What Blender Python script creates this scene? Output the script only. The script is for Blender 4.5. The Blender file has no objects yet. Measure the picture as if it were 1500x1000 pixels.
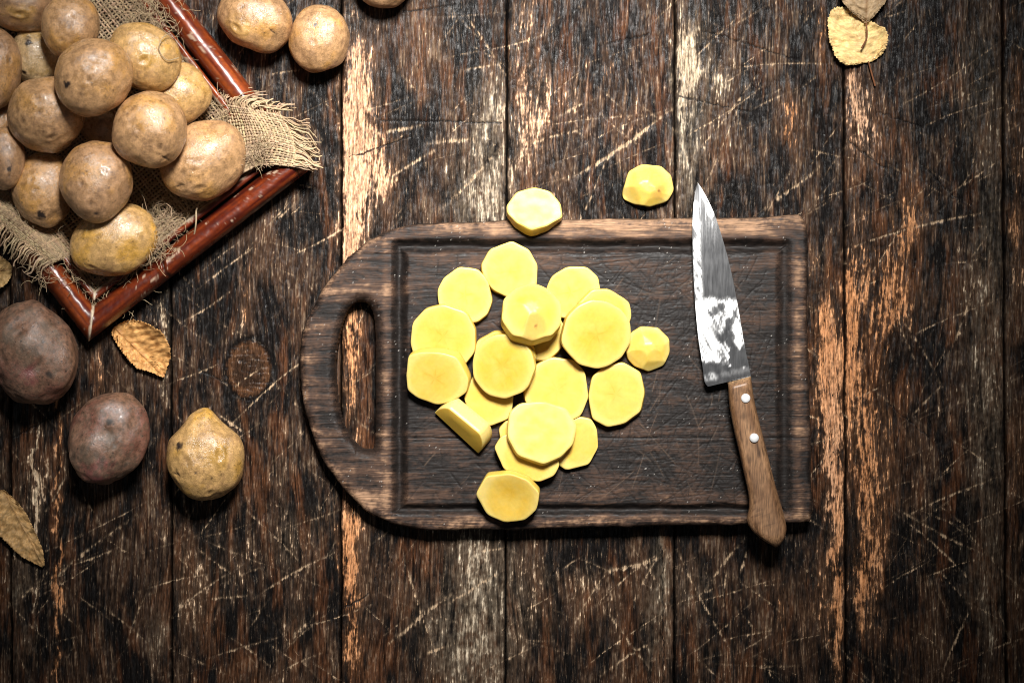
import bpy, math, random
import numpy as np
from mathutils import Matrix, Vector

SC = bpy.context.scene
COL = SC.collection
RNG = np.random.default_rng(7)
random.seed(7)

# ------------------------------------------------------------------ camera, world, lamps
S = 0.00044          # metres per photograph pixel on the table top
CAM_H = 1.1

def W(px, py, z=0.0):
    f = (CAM_H - z) / CAM_H
    return ((px - 750.0) * S * f, (500.0 - py) * S * f, z)

cam_d = bpy.data.cameras.new('camera')
cam = bpy.data.objects.new('camera', cam_d)
COL.objects.link(cam)
cam.location = (0, 0, CAM_H)
cam_d.lens = 60.0
cam_d.sensor_width = 36.0
cam_d.clip_start = 0.02
cam_d.clip_end = 20
SC.camera = cam
SC.cycles.filter_width = 1.05

world = bpy.data.worlds.new('World')
SC.world = world
world.use_nodes = True
bg = world.node_tree.nodes['Background']
bg.inputs[0].default_value = (0.9, 0.95, 1.0, 1)
bg.inputs[1].default_value = 0.052

def lamp(name, kind, loc, target, energy, color):
    d = bpy.data.lights.new(name, kind)
    d.energy = energy
    d.color = color
    o = bpy.data.objects.new(name, d)
    COL.objects.link(o)
    o.location = loc
    v = Vector(target) - Vector(loc)
    o.rotation_euler = v.to_track_quat('-Z', 'Y').to_euler()
    return o

key = lamp('key_softbox', 'SPOT', (0.09, 0.60, 0.99), (-0.015, 0.085, 0.0), 172.0, (1.0, 0.975, 0.94))
key.data.spot_size = math.radians(37.5)
key.data.spot_blend = 1.0
key.data.shadow_soft_size = 0.155

SC.view_settings.view_transform = 'Standard'
SC.view_settings.look = 'None'
SC.view_settings.exposure = 0.0
SC.view_settings.gamma = 1.0
SC.view_settings.use_curve_mapping = False

# ------------------------------------------------------------------ numpy noise
def _h(ix, iy, seed):
    h = (ix.astype(np.int64) * 374761393 + iy.astype(np.int64) * 668265263 + seed * 1442695041) & 0xFFFFFFFF
    h = ((h ^ (h >> 13)) * 1274126177) & 0xFFFFFFFF
    return (h ^ (h >> 16)) & 0xFFFFFFFF

_GA = np.arange(256) * (2 * np.pi / 256)
_GC, _GS = np.cos(_GA), np.sin(_GA)

def perlin(x, y, seed=0):
    x = np.asarray(x, float); y = np.asarray(y, float)
    ix = np.floor(x); iy = np.floor(y)
    fx = x - ix; fy = y - iy
    ix = ix.astype(np.int64); iy = iy.astype(np.int64)
    u = fx * fx * fx * (fx * (fx * 6 - 15) + 10)
    v = fy * fy * fy * (fy * (fy * 6 - 15) + 10)
    def g(ox, oy):
        k = _h(ix + ox, iy + oy, seed) & 255
        return _GC[k] * (fx - ox) + _GS[k] * (fy - oy)
    a = g(0, 0); b = g(1, 0); c = g(0, 1); d = g(1, 1)
    ab = a + u * (b - a); cd = c + u * (d - c)
    return (ab + v * (cd - ab)) * 1.4

def fbm(x, y, octv=3, seed=0, gain=0.55):
    s = 0; a = 1.0; t = 0
    for o in range(octv):
        s = s + a * perlin(x * 2 ** o + 17.3 * o, y * 2 ** o - 9.1 * o, seed + 31 * o)
        t += a; a *= gain
    return s / t * 1.5

def vn3(p, seed=0):
    ip = np.floor(p).astype(np.int64); f = p - ip
    w = f * f * (3 - 2 * f)
    r = 0
    for dx in (0, 1):
        for dy in (0, 1):
            for dz in (0, 1):
                k = _h(ip[:, 0] + dx, ip[:, 1] + dy + 7919 * (ip[:, 2] + dz), seed) / 4294967295.0
                ww = (w[:, 0] if dx else 1 - w[:, 0]) * (w[:, 1] if dy else 1 - w[:, 1]) * (w[:, 2] if dz else 1 - w[:, 2])
                r = r + k * ww
    return r * 2 - 1

def fbm3(p, octv=3, seed=0, gain=0.5):
    s = 0; a = 1; t = 0
    for o in range(octv):
        s = s + a * vn3(p * 2 ** o + 13.7 * o, seed + o * 57)
        t += a; a *= gain
    return s / t

def sstep(a, b, x):
    t = np.clip((x - a) / (b - a), 0, 1)
    return t * t * (3 - 2 * t)

def mixc(c, d, t):
    return c * (1 - t[..., None]) + np.asarray(d) * t[..., None]

def inpoly(px, py, poly):
    r = np.zeros(px.shape, bool)
    n = len(poly)
    for i in range(n):
        x0, y0 = poly[i]; x1, y1 = poly[(i + 1) % n]
        if y0 == y1:
            continue
        c = ((y0 > py) != (y1 > py)) & (px < (x1 - x0) * (py - y0) / (y1 - y0) + x0)
        r ^= c
    return r

def polydist(px, py, poly, closed=True):
    d = np.full(px.shape, 1e9)
    n = len(poly)
    for i in range(n if closed else n - 1):
        ax, ay = poly[i]; bx, by = poly[(i + 1) % n]
        ex, ey = bx - ax, by - ay
        L = ex * ex + ey * ey + 1e-12
        t = np.clip(((px - ax) * ex + (py - ay) * ey) / L, 0, 1)
        d = np.minimum(d, (px - ax - t * ex) ** 2 + (py - ay - t * ey) ** 2)
    return np.sqrt(d)

def catmull(pts, n, closed=False):
    p = np.asarray(pts, float)
    m = len(p)
    if closed:
        q = np.concatenate([p[-1:], p, p[:2]])
        segs = m
    else:
        q = np.concatenate([2 * p[:1] - p[1:2], p, 2 * p[-1:] - p[-2:-1]])
        segs = m - 1
    u = np.linspace(0, segs, n, endpoint=not closed)
    k = np.minimum(u.astype(int), segs - 1)
    t = (u - k)[:, None]
    a, b, c, d = q[k], q[k + 1], q[k + 2], q[k + 3]
    return 0.5 * (2 * b + (c - a) * t + (2 * a - 5 * b + 4 * c - d) * t * t + (3 * b - a - 3 * c + d) * t ** 3)

def resample(pts, n, closed=False):
    p = np.asarray(pts, float)
    if closed:
        p = np.concatenate([p, p[:1]])
    L = np.concatenate([[0], np.cumsum(np.linalg.norm(np.diff(p, axis=0), axis=1))])
    u = np.linspace(0, L[-1], n, endpoint=not closed)
    return np.stack([np.interp(u, L, p[:, i]) for i in range(p.shape[1])], 1)

# ------------------------------------------------------------------ mesh and object helpers
def mk(name, V, F, mat, parent=None, attrs=None, smooth=True):
    """one mesh object; F is an (M,4) or (M,3) array or a list of such arrays"""
    V = np.asarray(V, np.float32)
    if isinstance(F, np.ndarray):
        F = [F]
    F = [np.asarray(f, np.int32) for f in F if len(f)]
    me = bpy.data.meshes.new(name)
    me.vertices.add(len(V))
    me.vertices.foreach_set('co', V.ravel())
    nl = sum(f.size for f in F)
    npo = sum(len(f) for f in F)
    me.loops.add(nl)
    me.loops.foreach_set('vertex_index', np.concatenate([f.ravel() for f in F]))
    me.polygons.add(npo)
    cnt = np.concatenate([np.full(len(f), f.shape[1], np.int32) for f in F])
    me.polygons.foreach_set('loop_start', np.concatenate([[0], np.cumsum(cnt)[:-1]]).astype(np.int32))
    me.polygons.foreach_set('use_smooth', np.full(npo, smooth, bool))
    me.update(calc_edges=True)
    for k, a in (attrs or {}).items():
        a = np.asarray(a, np.float32)
        if a.ndim == 2:
            at = me.attributes.new(k, 'FLOAT_VECTOR', 'POINT')
            at.data.foreach_set('vector', a.ravel())
        else:
            at = me.attributes.new(k, 'FLOAT', 'POINT')
            at.data.foreach_set('value', a)
    me.materials.append(mat)
    o = bpy.data.objects.new(name, me)
    COL.objects.link(o)
    if parent:
        o.parent = parent
    return o

def empty(name, loc=(0, 0, 0)):
    o = bpy.data.objects.new(name, None)
    o.empty_display_size = 0.02
    COL.objects.link(o)
    o.location = loc
    return o

def tag(o, label, cat, group=None):
    o['label'] = label
    o['category'] = cat
    if group:
        o['group'] = group
    return o

def grid_faces(ny, nx, wrap_x=False, off=0):
    i = np.arange(ny - 1)[:, None] * nx
    j = np.arange(nx if wrap_x else nx - 1)[None, :]
    j2 = (j + 1) % nx
    return (np.stack([i + j, i + j2, i + nx + j2, i + nx + j], -1).reshape(-1, 4) + off).astype(np.int32)

def tubes(paths, radii, sides=4):
    """many tubes: paths is a list of (n,3) arrays"""
    Vs, Fs = [], []
    off = 0
    ang = np.arange(sides) * 2 * np.pi / sides + 0.4
    for p, r in zip(paths, radii):
        n = len(p)
        t = np.gradient(p, axis=0)
        t /= np.linalg.norm(t, axis=1)[:, None] + 1e-12
        up = np.tile(np.array([0.0, 0.0, 1.0]), (n, 1))
        bad = np.abs(t[:, 2]) > 0.95
        up[bad] = (1, 0, 0)
        a = np.cross(t, up); a /= np.linalg.norm(a, axis=1)[:, None] + 1e-12
        b = np.cross(a, t)
        rr = np.broadcast_to(np.asarray(r, float), (n,))
        ring = p[:, None, :] + rr[:, None, None] * (np.cos(ang)[None, :, None] * a[:, None, :] + np.sin(ang)[None, :, None] * b[:, None, :])
        Vs.append(ring.reshape(-1, 3))
        Fs.append(grid_faces(n, sides, True, off))
        off += n * sides
    return np.concatenate(Vs), np.concatenate(Fs)

# ------------------------------------------------------------------ materials
def new_mat(name):
    m = bpy.data.materials.new(name)
    m.use_nodes = True
    return m, m.node_tree.nodes, m.node_tree.links, m.node_tree.nodes['Principled BSDF']

def attr(nodes, name):
    n = nodes.new('ShaderNodeAttribute')
    n.attribute_name = name
    return n

def math_node(nodes, links, op, a, b):
    n = nodes.new('ShaderNodeMath'); n.operation = op
    for i, x in enumerate((a, b)):
        if isinstance(x, (int, float)):
            n.inputs[i].default_value = x
        else:
            links.new(x, n.inputs[i])
    return n.outputs[0]

def stretched_noise(nodes, links, scale, vec, detail=3.0, rough=0.6, obj=False):
    if obj:
        g = nodes.new('ShaderNodeTexCoord'); src = g.outputs['Object']
    else:
        g = nodes.new('ShaderNodeNewGeometry'); src = g.outputs['Position']
    mp = nodes.new('ShaderNodeMapping')
    mp.inputs['Scale'].default_value = vec
    links.new(src, mp.inputs['Vector'])
    n = nodes.new('ShaderNodeTexNoise')
    n.inputs['Scale'].default_value = scale
    n.inputs['Detail'].default_value = detail
    n.inputs['Roughness'].default_value = rough
    links.new(mp.outputs[0], n.inputs['Vector'])
    return n.outputs['Fac']

def painted_mat(name, noise_vec=(1, 1, 1), noise_scale=1500, amount=0.5, bump=0.3, bump_d=0.0003, rough=None, spec=0.5,
                detail=3.0, sss=0.0, coat=0.0, obj=False, sss_r=(1, 0.6, 0.2)):
    """base colour from the mesh's own 'tint' attribute (wood, wear, char, painted shade) broken up by fine procedural grain"""
    m, N, L, b = new_mat(name)
    t = attr(N, 'tint')
    f = stretched_noise(N, L, noise_scale, noise_vec, detail, obj=obj)
    mr = N.new('ShaderNodeMapRange')
    mr.inputs['From Min'].default_value = 0.3; mr.inputs['From Max'].default_value = 0.7
    mr.inputs['To Min'].default_value = 1 - amount; mr.inputs['To Max'].default_value = 1 + amount
    L.new(f, mr.inputs['Value'])
    mul = N.new('ShaderNodeVectorMath'); mul.operation = 'SCALE'
    L.new(t.outputs['Vector'], mul.inputs[0]); L.new(mr.outputs[0], mul.inputs['Scale'])
    L.new(mul.outputs[0], b.inputs['Base Color'])
    if rough is None:
        r = attr(N, 'rough')
        L.new(r.outputs['Fac'], b.inputs['Roughness'])
    else:
        b.inputs['Roughness'].default_value = rough
    b.inputs['Specular IOR Level'].default_value = spec
    if bump:
        bn = N.new('ShaderNodeBump')
        bn.inputs['Strength'].default_value = bump
        bn.inputs['Distance'].default_value = bump_d
        L.new(f, bn.inputs['Height'])
        L.new(bn.outputs[0], b.inputs['Normal'])
    if sss:
        b.inputs['Subsurface Weight'].default_value = sss
        b.inputs['Subsurface Radius'].default_value = sss_r
        b.inputs['Subsurface Scale'].default_value = 0.004
    if coat:
        b.inputs['Coat Weight'].default_value = coat
        b.inputs['Coat Roughness'].default_value = 0.2
    return m

def plank_mat():
    """char and bare wood: the mesh carries what is bared and how far, fine procedural grain decides where exactly"""
    m, N, L, b = new_mat('charred_plank_wood')
    base, worn, wv, sc, rg = (attr(N, k) for k in ('tint', 'worn', 'bare', 'scratch', 'rough'))
    n1 = stretched_noise(N, L, 2300, (1, 0.055, 1), 3.0, .65)
    n2 = stretched_noise(N, L, 1000, (1, 0.20, 1), 4.0, .7)
    n3 = stretched_noise(N, L, 700, (1, 0.16, 1), 4.0, .65)
    ma = lambda op, a, c: math_node(N, L, op, a, c)
    def ramp(x, lo, hi, a=0.0, c=1.0):
        r = N.new('ShaderNodeMapRange'); r.interpolation_type = 'SMOOTHSTEP'
        for k, v in (('From Min', lo), ('From Max', hi), ('To Min', a), ('To Max', c)):
            r.inputs[k].default_value = v
        L.new(x, r.inputs['Value'])
        return r.outputs[0]
    d1 = ma('SUBTRACT', n1, 0.5); d2 = ma('SUBTRACT', n2, 0.5)
    jit = ma('ADD', ma('MULTIPLY', d1, 1.1), ma('MULTIPLY', d2, 1.1))
    k = ramp(ma('ADD', wv.outputs['Fac'], jit), -0.04, 0.40)
    ks = ramp(ma('ADD', sc.outputs['Fac'], ma('MULTIPLY', jit, 0.9)), 0.14, 0.62, 0.0, 0.85)
    def scaled(v, f):
        q = N.new('ShaderNodeVectorMath'); q.operation = 'SCALE'
        if isinstance(v, tuple):
            q.inputs[0].default_value = v
        else:
            L.new(v, q.inputs[0])
        L.new(f, q.inputs['Scale'])
        return q.outputs[0]
    def mixv(f, a, c):
        x = N.new('ShaderNodeMix'); x.data_type = 'VECTOR'
        L.new(f, x.inputs['Factor']); L.new(a, x.inputs['A']); L.new(c, x.inputs['B'])
        return x.outputs[1]
    fb = ramp(ma('ADD', n1, ma('MULTIPLY', d2, 0.2)), 0.30, 0.74, 0.45, 1.75)
    fw = ramp(ma('ADD', n1, ma('MULTIPLY', d2, 0.9)), 0.3, 0.72, 0.34, 1.62)
    c0 = scaled(base.outputs['Vector'], fb)
    c1 = scaled((0.40, 0.28, 0.175), fw)
    c2 = scaled(worn.outputs['Vector'], fw)
    col = mixv(k, mixv(ks, c0, c1), c2)
    L.new(col, b.inputs['Base Color'])
    bare = ma('MAXIMUM', k, ks)
    rr = ma('ADD', ma('ADD', rg.outputs['Fac'], ma('MULTIPLY', bare, 0.3)), ma('MULTIPLY', d2, 0.5))
    L.new(rr, b.inputs['Roughness'])
    L.new(ramp(n3, 0.45, 0.68, 0.05, 0.42), b.inputs['Specular IOR Level'])
    bn = N.new('ShaderNodeBump')
    bn.inputs['Strength'].default_value = 0.6
    bn.inputs['Distance'].default_value = 0.0006
    L.new(ma('SUBTRACT', ma('ADD', n1, ma('MULTIPLY', n2, 0.5)), ma('MULTIPLY', bare, 0.4)), bn.inputs['Height'])
    L.new(bn.outputs[0], b.inputs['Normal'])
    return m
M_plank = plank_mat()
M_board = painted_mat('burnt_board_wood', (0.05, 1, 1), 1900, 0.55, 0.4, 0.0004, spec=0.24)
def potato_mat():
    """skin: the mesh's own tint, a fine cracked net, and lenticel dots of uneven size"""
    m, N, L, b = new_mat('potato_skin')
    t, r, dt = attr(N, 'tint'), attr(N, 'rough'), attr(N, 'dots')
    tc = N.new('ShaderNodeTexCoord')
    ma = lambda op, a, c: math_node(N, L, op, a, c)
    def ramp(x, lo, hi, a=0.0, c=1.0):
        q = N.new('ShaderNodeMapRange'); q.interpolation_type = 'SMOOTHSTEP'
        for k, v in (('From Min', lo), ('From Max', hi), ('To Min', a), ('To Max', c)):
            q.inputs[k].default_value = v
        L.new(x, q.inputs['Value'])
        return q.outputs[0]
    n1 = stretched_noise(N, L, 700, (1, 1, 1), 5.0, .65, obj=True)
    n2 = stretched_noise(N, L, 260, (1, 1, 1), 4.0, .6, obj=True)
    ridge = ramp(ma('ABSOLUTE', ma('SUBTRACT', n1, 0.5), 0.0), 0.0, 0.10)
    def vor(scale, lo, hi):
        v = N.new('ShaderNodeTexVoronoi'); v.inputs['Scale'].default_value = scale
        L.new(tc.outputs['Object'], v.inputs['Vector'])
        sp = N.new('ShaderNodeSeparateColor'); L.new(v.outputs['Color'], sp.inputs[0])
        size = ramp(sp.outputs[0], 0.45, 1.0, 0.0, 1.0)
        d = ma('ADD', v.outputs['Distance'], ma('MULTIPLY', ma('SUBTRACT', n1, .5), .22))
        q = ma('SUBTRACT', ma('MULTIPLY', size, hi), d)
        return ramp(q, -0.03, 0.06)
    dots = ma('MULTIPLY', ma('MAXIMUM', vor(330, 0, .24), ma('MULTIPLY', vor(900, 0, .22), .6)), dt.outputs['Fac'])
    k = ma('ADD', ma('MULTIPLY', ramp(n2, .32, .68), .42), ma('MULTIPLY', ridge, .26))
    k = ma('ADD', k, .62)
    k = ma('MULTIPLY', k, ma('SUBTRACT', 1.0, ma('MULTIPLY', dots, .75)))
    mul = N.new('ShaderNodeVectorMath'); mul.operation = 'SCALE'
    L.new(t.outputs['Vector'], mul.inputs[0]); L.new(k, mul.inputs['Scale'])
    L.new(mul.outputs[0], b.inputs['Base Color'])
    L.new(ma('ADD', r.outputs['Fac'], ma('MULTIPLY', ma('SUBTRACT', n2, .5), .5)), b.inputs['Roughness'])
    b.inputs['Specular IOR Level'].default_value = 1.0
    bn = N.new('ShaderNodeBump')
    bn.inputs['Strength'].default_value = .40; bn.inputs['Distance'].default_value = .00045
    L.new(ma('SUBTRACT', ma('ADD', ma('MULTIPLY', n1, .8), ma('MULTIPLY', ridge, .35)), ma('MULTIPLY', dots, .5)), bn.inputs['Height'])
    L.new(bn.outputs[0], b.inputs['Normal'])
    return m
M_potato = potato_mat()
M_slice = painted_mat('raw_potato_flesh', (1, 1, 1), 500, 0.04, 0.06, 0.0002, rough=0.36, spec=0.3, sss=0.3, obj=True)
M_rail = painted_mat('red_varnished_bamboo', (1, 1, 1), 350, 0.22, 0.12, 0.0003, spec=0.55)
M_burlap = painted_mat('burlap_jute', (1, 1, 1), 2500, 0.35, 0.4, 0.0003, rough=0.85, spec=0.2)
M_leaf = painted_mat('dry_leaf', (1, 1, 1), 600, 0.14, 0.2, 0.0003, rough=0.6, spec=0.3)
M_handle = painted_mat('knife_handle_wood', (1, 0.09, 1), 1500, 0.5, 0.3, 0.0003, rough=0.42)

def simple_mat(name, col, rough=0.5, metal=0.0):
    m, N, L, b = new_mat(name)
    f = stretched_noise(N, L, 300, (1, 1, 1))
    mx = N.new('ShaderNodeMix'); mx.data_type = 'RGBA'
    mx.inputs['A'].default_value = (*[c * 0.7 for c in col], 1)
    mx.inputs['B'].default_value = (*[min(1, c * 1.2) for c in col], 1)
    L.new(f, mx.inputs['Factor'])
    L.new(mx.outputs['Result'], b.inputs['Base Color'])
    b.inputs['Roughness'].default_value = rough
    b.inputs['Metallic'].default_value = metal
    return m
M_under = simple_mat('dark_underside_wood', (0.012, 0.009, 0.008), 0.9)
M_base = simple_mat('tray_base_wood', (0.06, 0.035, 0.02), 0.7)
M_rivet = simple_mat('aluminium_rivet', (0.9, 0.9, 0.9), 0.38, 0.35)

def blade_mat():
    m, N, L, b = new_mat('steel_blade_starch_and_glare')
    st = attr(N, 'starch')  # starch film mask; it also holds the painted tip reflection
    f = stretched_noise(N, L, 900, (1, 0.08, 1))
    mr = N.new('ShaderNodeMapRange')
    mr.inputs['To Min'].default_value = 0.10; mr.inputs['To Max'].default_value = 0.22
    L.new(f, mr.inputs['Value'])
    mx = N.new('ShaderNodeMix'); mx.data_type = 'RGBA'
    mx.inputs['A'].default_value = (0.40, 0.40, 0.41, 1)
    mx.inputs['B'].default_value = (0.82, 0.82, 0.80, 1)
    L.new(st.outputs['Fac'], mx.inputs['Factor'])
    L.new(mx.outputs['Result'], b.inputs['Base Color'])
    L.new(math_node(N, L, 'SUBTRACT', 1.0, st.outputs['Fac']), b.inputs['Metallic'])
    L.new(math_node(N, L, 'MAXIMUM', mr.outputs[0], math_node(N, L, 'MULTIPLY', st.outputs['Fac'], 0.6)), b.inputs['Roughness'])
    bn = N.new('ShaderNodeBump'); bn.inputs['Strength'].default_value = 0.08; bn.inputs['Distance'].default_value = 0.00008
    L.new(st.outputs['Fac'], bn.inputs['Height'])
    L.new(bn.outputs[0], b.inputs['Normal'])
    return m
M_blade = blade_mat()

# ------------------------------------------------------------------ the table of charred planks
CHAR = np.array([0.0065, 0.0055, 0.0052])
BROWN = np.array([0.056, 0.029, 0.0165])
KIND = {'tan': (0.50, 0.35, 0.225), 'pink': (0.60, 0.345, 0.205), 'orange': (0.45, 0.185, 0.068),
        'gray': (0.31, 0.255, 0.185), 'pale': (0.52, 0.41, 0.28)}
KN = list(KIND)
# worn places: x, y, half width, half length, kind, strength
WEAR = [
    (514, 205, 13, 150, 'pink', 1.05), (535, 130, 18, 90, 'pink', .5), (524, 300, 26, 80, 'pink', .8), (548, 235, 22, 60, 'pink', .45),
    (565, 200, 20, 60, 'orange', .25), (515, 480, 12, 90, 'orange', .7), (512, 820, 11, 75, 'orange', 1.2), (515, 950, 10, 60, 'orange', .7),
    (716, 260, 34, 110, 'gray', .7), (700, 300, 40, 60, 'gray', .45), (720, 160, 22, 70, 'gray', .3), (706, 860, 40, 110, 'gray', .85),
    (690, 960, 50, 80, 'gray', .5), (640, 920, 40, 40, 'gray', .3),
    (765, 120, 16, 90, 'pink', .45), (800, 100, 24, 80, 'pink', .38), (830, 150, 25, 25, 'pink', .3), (775, 220, 28, 80, 'pink', .26), (812, 270, 10, 40, 'pink', .3),
    (860, 245, 40, 40, 'tan', .18), (890, 90, 20, 30, 'orange', .3), (910, 185, 40, 30, 'pink', .22),
    (1008, 85, 18, 50, 'pale', .95), (1003, 150, 13, 60, 'gray', .75), (1045, 120, 20, 18, 'pale', .5), (1003, 250, 14, 60, 'gray', .5), (1020, 180, 34, 150, 'gray', .38),
    (1155, 170, 6, 30, 'orange', .8), (1205, 40, 5, 40, 'orange', .6), (1160, 215, 6, 20, 'orange', .6),
    (1212, 560, 20, 140, 'orange', .75), (1222, 660, 14, 120, 'pink', .5), (1208, 450, 10, 60, 'orange', .4), (1228, 850, 8, 130, 'orange', .95), (1210, 880, 22, 60, 'orange', .3),
    (1246, 140, 10, 50, 'pink', 1.0), (1262, 180, 16, 50, 'pink', .7), (1282, 215, 16, 40, 'pink', .4), (1244, 490, 9, 110, 'orange', .95), (1300, 410, 40, 80, 'orange', .6),
    (1335, 330, 14, 50, 'orange', .5), (1290, 540, 40, 120, 'orange', .5), (1266, 640, 10, 140, 'orange', .5), (1280, 760, 26, 120, 'orange', .55), (1262, 860, 8, 60, 'orange', .6),
    (1452, 430, 26, 320, 'gray', .42), (1440, 640, 30, 200, 'gray', .25), (1455, 900, 14, 100, 'gray', .35), (1420, 120, 40, 120, 'gray', .22),
    (1490, 330, 10, 70, 'orange', .6), (1488, 120, 8, 80, 'orange', .35), (1490, 700, 8, 60, 'orange', .3),
    (38, 710, 34, 110, 'tan', .5), (28, 860, 14, 30, 'gray', .5), (241, 490, 6, 80, 'pale', .95), (86, 720, 4, 190, 'orange', 1.0), (84, 930, 4, 90, 'orange', .7),
    (52, 770, 2.2, 130, 'pale', 1.25), (215, 600, 20, 60, 'tan', .2), (150, 560, 8, 40, 'orange', .4), (232, 920, 16, 40, 'gray', .4), (30, 950, 20, 30, 'gray', .3),
    (300, 450, 40, 40, 'tan', .18), (362, 440, 5, 40, 'orange', .6), (358, 600, 6, 30, 'orange', .5), (420, 790, 14, 50, 'tan', .55), (455, 770, 25, 40, 'tan', .32),
    (320, 830, 60, 80, 'tan', .32), (430, 920, 18, 30, 'tan', .4), (410, 300, 60, 80, 'tan', .1), (275, 870, 16, 40, 'tan', .3), (380, 690, 20, 40, 'tan', .2),
    (800, 880, 22, 60, 'tan', .5), (855, 845, 16, 20, 'tan', .6), (770, 900, 14, 50, 'tan', .25), (966, 900, 20, 100, 'gray', .55), (975, 820, 8, 40, 'gray', .6), (905, 890, 30, 50, 'tan', .2),
    (1145, 900, 8, 50, 'orange', .4), (1020, 860, 30, 50, 'gray', .25), (1300, 900, 10, 40, 'orange', .3), (1420, 860, 24, 60, 'gray', .22),
    (518, 560, 18, 90, 'orange', .35),
]
KNOTS = [(364, 540, 34, 44, 26)]
RIDGES = [(130, 800, 46, 150, 9.5), (1195, 190, 48, 190, 10.0), (205, 840, 40, 90, 9.0), (350, 460, 60, 60, 8), (1310, 520, 50, 160, 9), (1120, 870, 60, 50, 8)]
CRACKS = [((512, 230), (602, 200)), ((590, 18), (668, 8)), ((560, 176), (735, 180)), ((812, 0), (808, 170)), ((808, 170), (816, 322)),
          ((1030, 45), (1170, 88)), ((1288, 165), (1352, 186)), ((1242, 205), (1300, 250)), ((992, 140), (1100, 165)), ((85, 640), (86, 1000)),
          ((1350, 240), (1400, 290)), ((505, 890), (540, 870)), ((290, 540), (330, 560)), ((1300, 590), (1360, 640)), ((890, 65), (950, 50)),
          ((20, 640), (60, 620)), ((970, 800), (972, 1000)), ((1420, 0), (1424, 300))]
SCR = [  # hand placed pale scratches: x0 y0 x1 y1 width strength
    (500, 320, 640, 215, 2.2, .6), (545, 200, 612, 182, 2.5, .7), (640, 210, 700, 200, 3, .6), (683, 30, 745, 110, 1.3, .6), (680, 100, 735, 95, 2, .4), (745, 200, 960, 165, 1.2, .35),
    (830, 260, 985, 163, 2.6, .8), (770, 215, 860, 188, 2, .5), (820, 170, 860, 150, 2.5, .6), (880, 165, 925, 205, 1.2, .5), (648, 300, 728, 225, 2.5, .6),
    (990, 120, 1110, 0, 1.4, .45), (1000, 235, 1130, 90, 1.3, .45), (1000, 320, 1090, 150, 1.2, .4), (1040, 105, 1240, 95, 1.6, .4), (1130, 300, 1190, 250, 2.4, .6),
    (1235, 370, 1470, 305, 1.8, .55), (1390, 280, 1470, 235, 1.5, .5), (1320, 150, 1470, 60, 1.2, .4), (1330, 500, 1470, 430, 1.3, .4), (1310, 450, 1390, 590, 1.2, .4),
    (1390, 510, 1440, 390, 2.2, .5), (1330, 760, 1470, 690, 1.8, .55), (1300, 740, 1450, 810, 1.8, .5), (1330, 620, 1380, 560, 1.5, .4),
    (1310, 750, 1430, 860, 1.3, .5), (1380, 1000, 1440, 850, 1.6, .5), (1340, 740, 1420, 780, 1.2, .45),
    (885, 840, 965, 815, 2.8, .8), (872, 880, 955, 975, 1.5, .6), (890, 985, 960, 935, 2.2, .6), (935, 870, 962, 810, 1.8, .55), (850, 890, 890, 840, 1.6, .55), (920, 790, 975, 880, 1.2, .45),
    (1000, 810, 1070, 960, 1.4, .6), (1040, 855, 1090, 790, 2, .6), (1085, 845, 1095, 800, 1.6, .6), (1000, 880, 1140, 850, 1.2, .45), (1060, 940, 1130, 920, 1.3, .4), (1000, 960, 1120, 870, 1, .35),
    (580, 930, 660, 875, 3, .75), (655, 880, 735, 840, 2.6, .6), (590, 820, 650, 970, 1.3, .65), (690, 810, 740, 800, 2, .5), (560, 930, 600, 900, 1.2, .4), (620, 960, 655, 945, 2.4, .6),
    (255, 900, 330, 840, 1.6, .5), (380, 870, 480, 815, 1.8, .55), (290, 800, 350, 850, 1.4, .5), (330, 930, 400, 980, 1.2, .4), (260, 810, 300, 870, 1.3, .4), (425, 940, 455, 905, 2.6, .55),
    (360, 740, 440, 830, 1.4, .5), (300, 880, 360, 870, 2, .45), (270, 470, 330, 430, 1.4, .5), (300, 420, 380, 350, 1.4, .45), (350, 390, 450, 260, 1.2, .4), (390, 330, 430, 300, 1.6, .4),
    (20, 660, 70, 720, 1.2, .6), (70, 740, 95, 700, 1.6, .6), (60, 870, 190, 760, 2.2, .5), (20, 880, 60, 850, 2.5, .45), (185, 940, 215, 870, 1.6, .45), (100, 830, 170, 800, 1.5, .4),
]
r0 = np.random.default_rng(21)
for i in range(620):
    x, y = r0.uniform(0, 1500), r0.uniform(0, 1000)
    a = math.radians(r0.choice([r0.normal(28, 10), r0.normal(-38, 12), r0.normal(58, 10), r0.uniform(-70, 70)], p=[.4, .3, .15, .15]))
    ln = r0.gamma(2.0, 35) + 15
    SCR.append((x, y, x + math.cos(a) * ln, y - math.sin(a) * ln, r0.uniform(.6, 1.5), r0.choice([r0.uniform(.12, .3), r0.uniform(.25, .6)], p=[.72, .28])))

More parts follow.
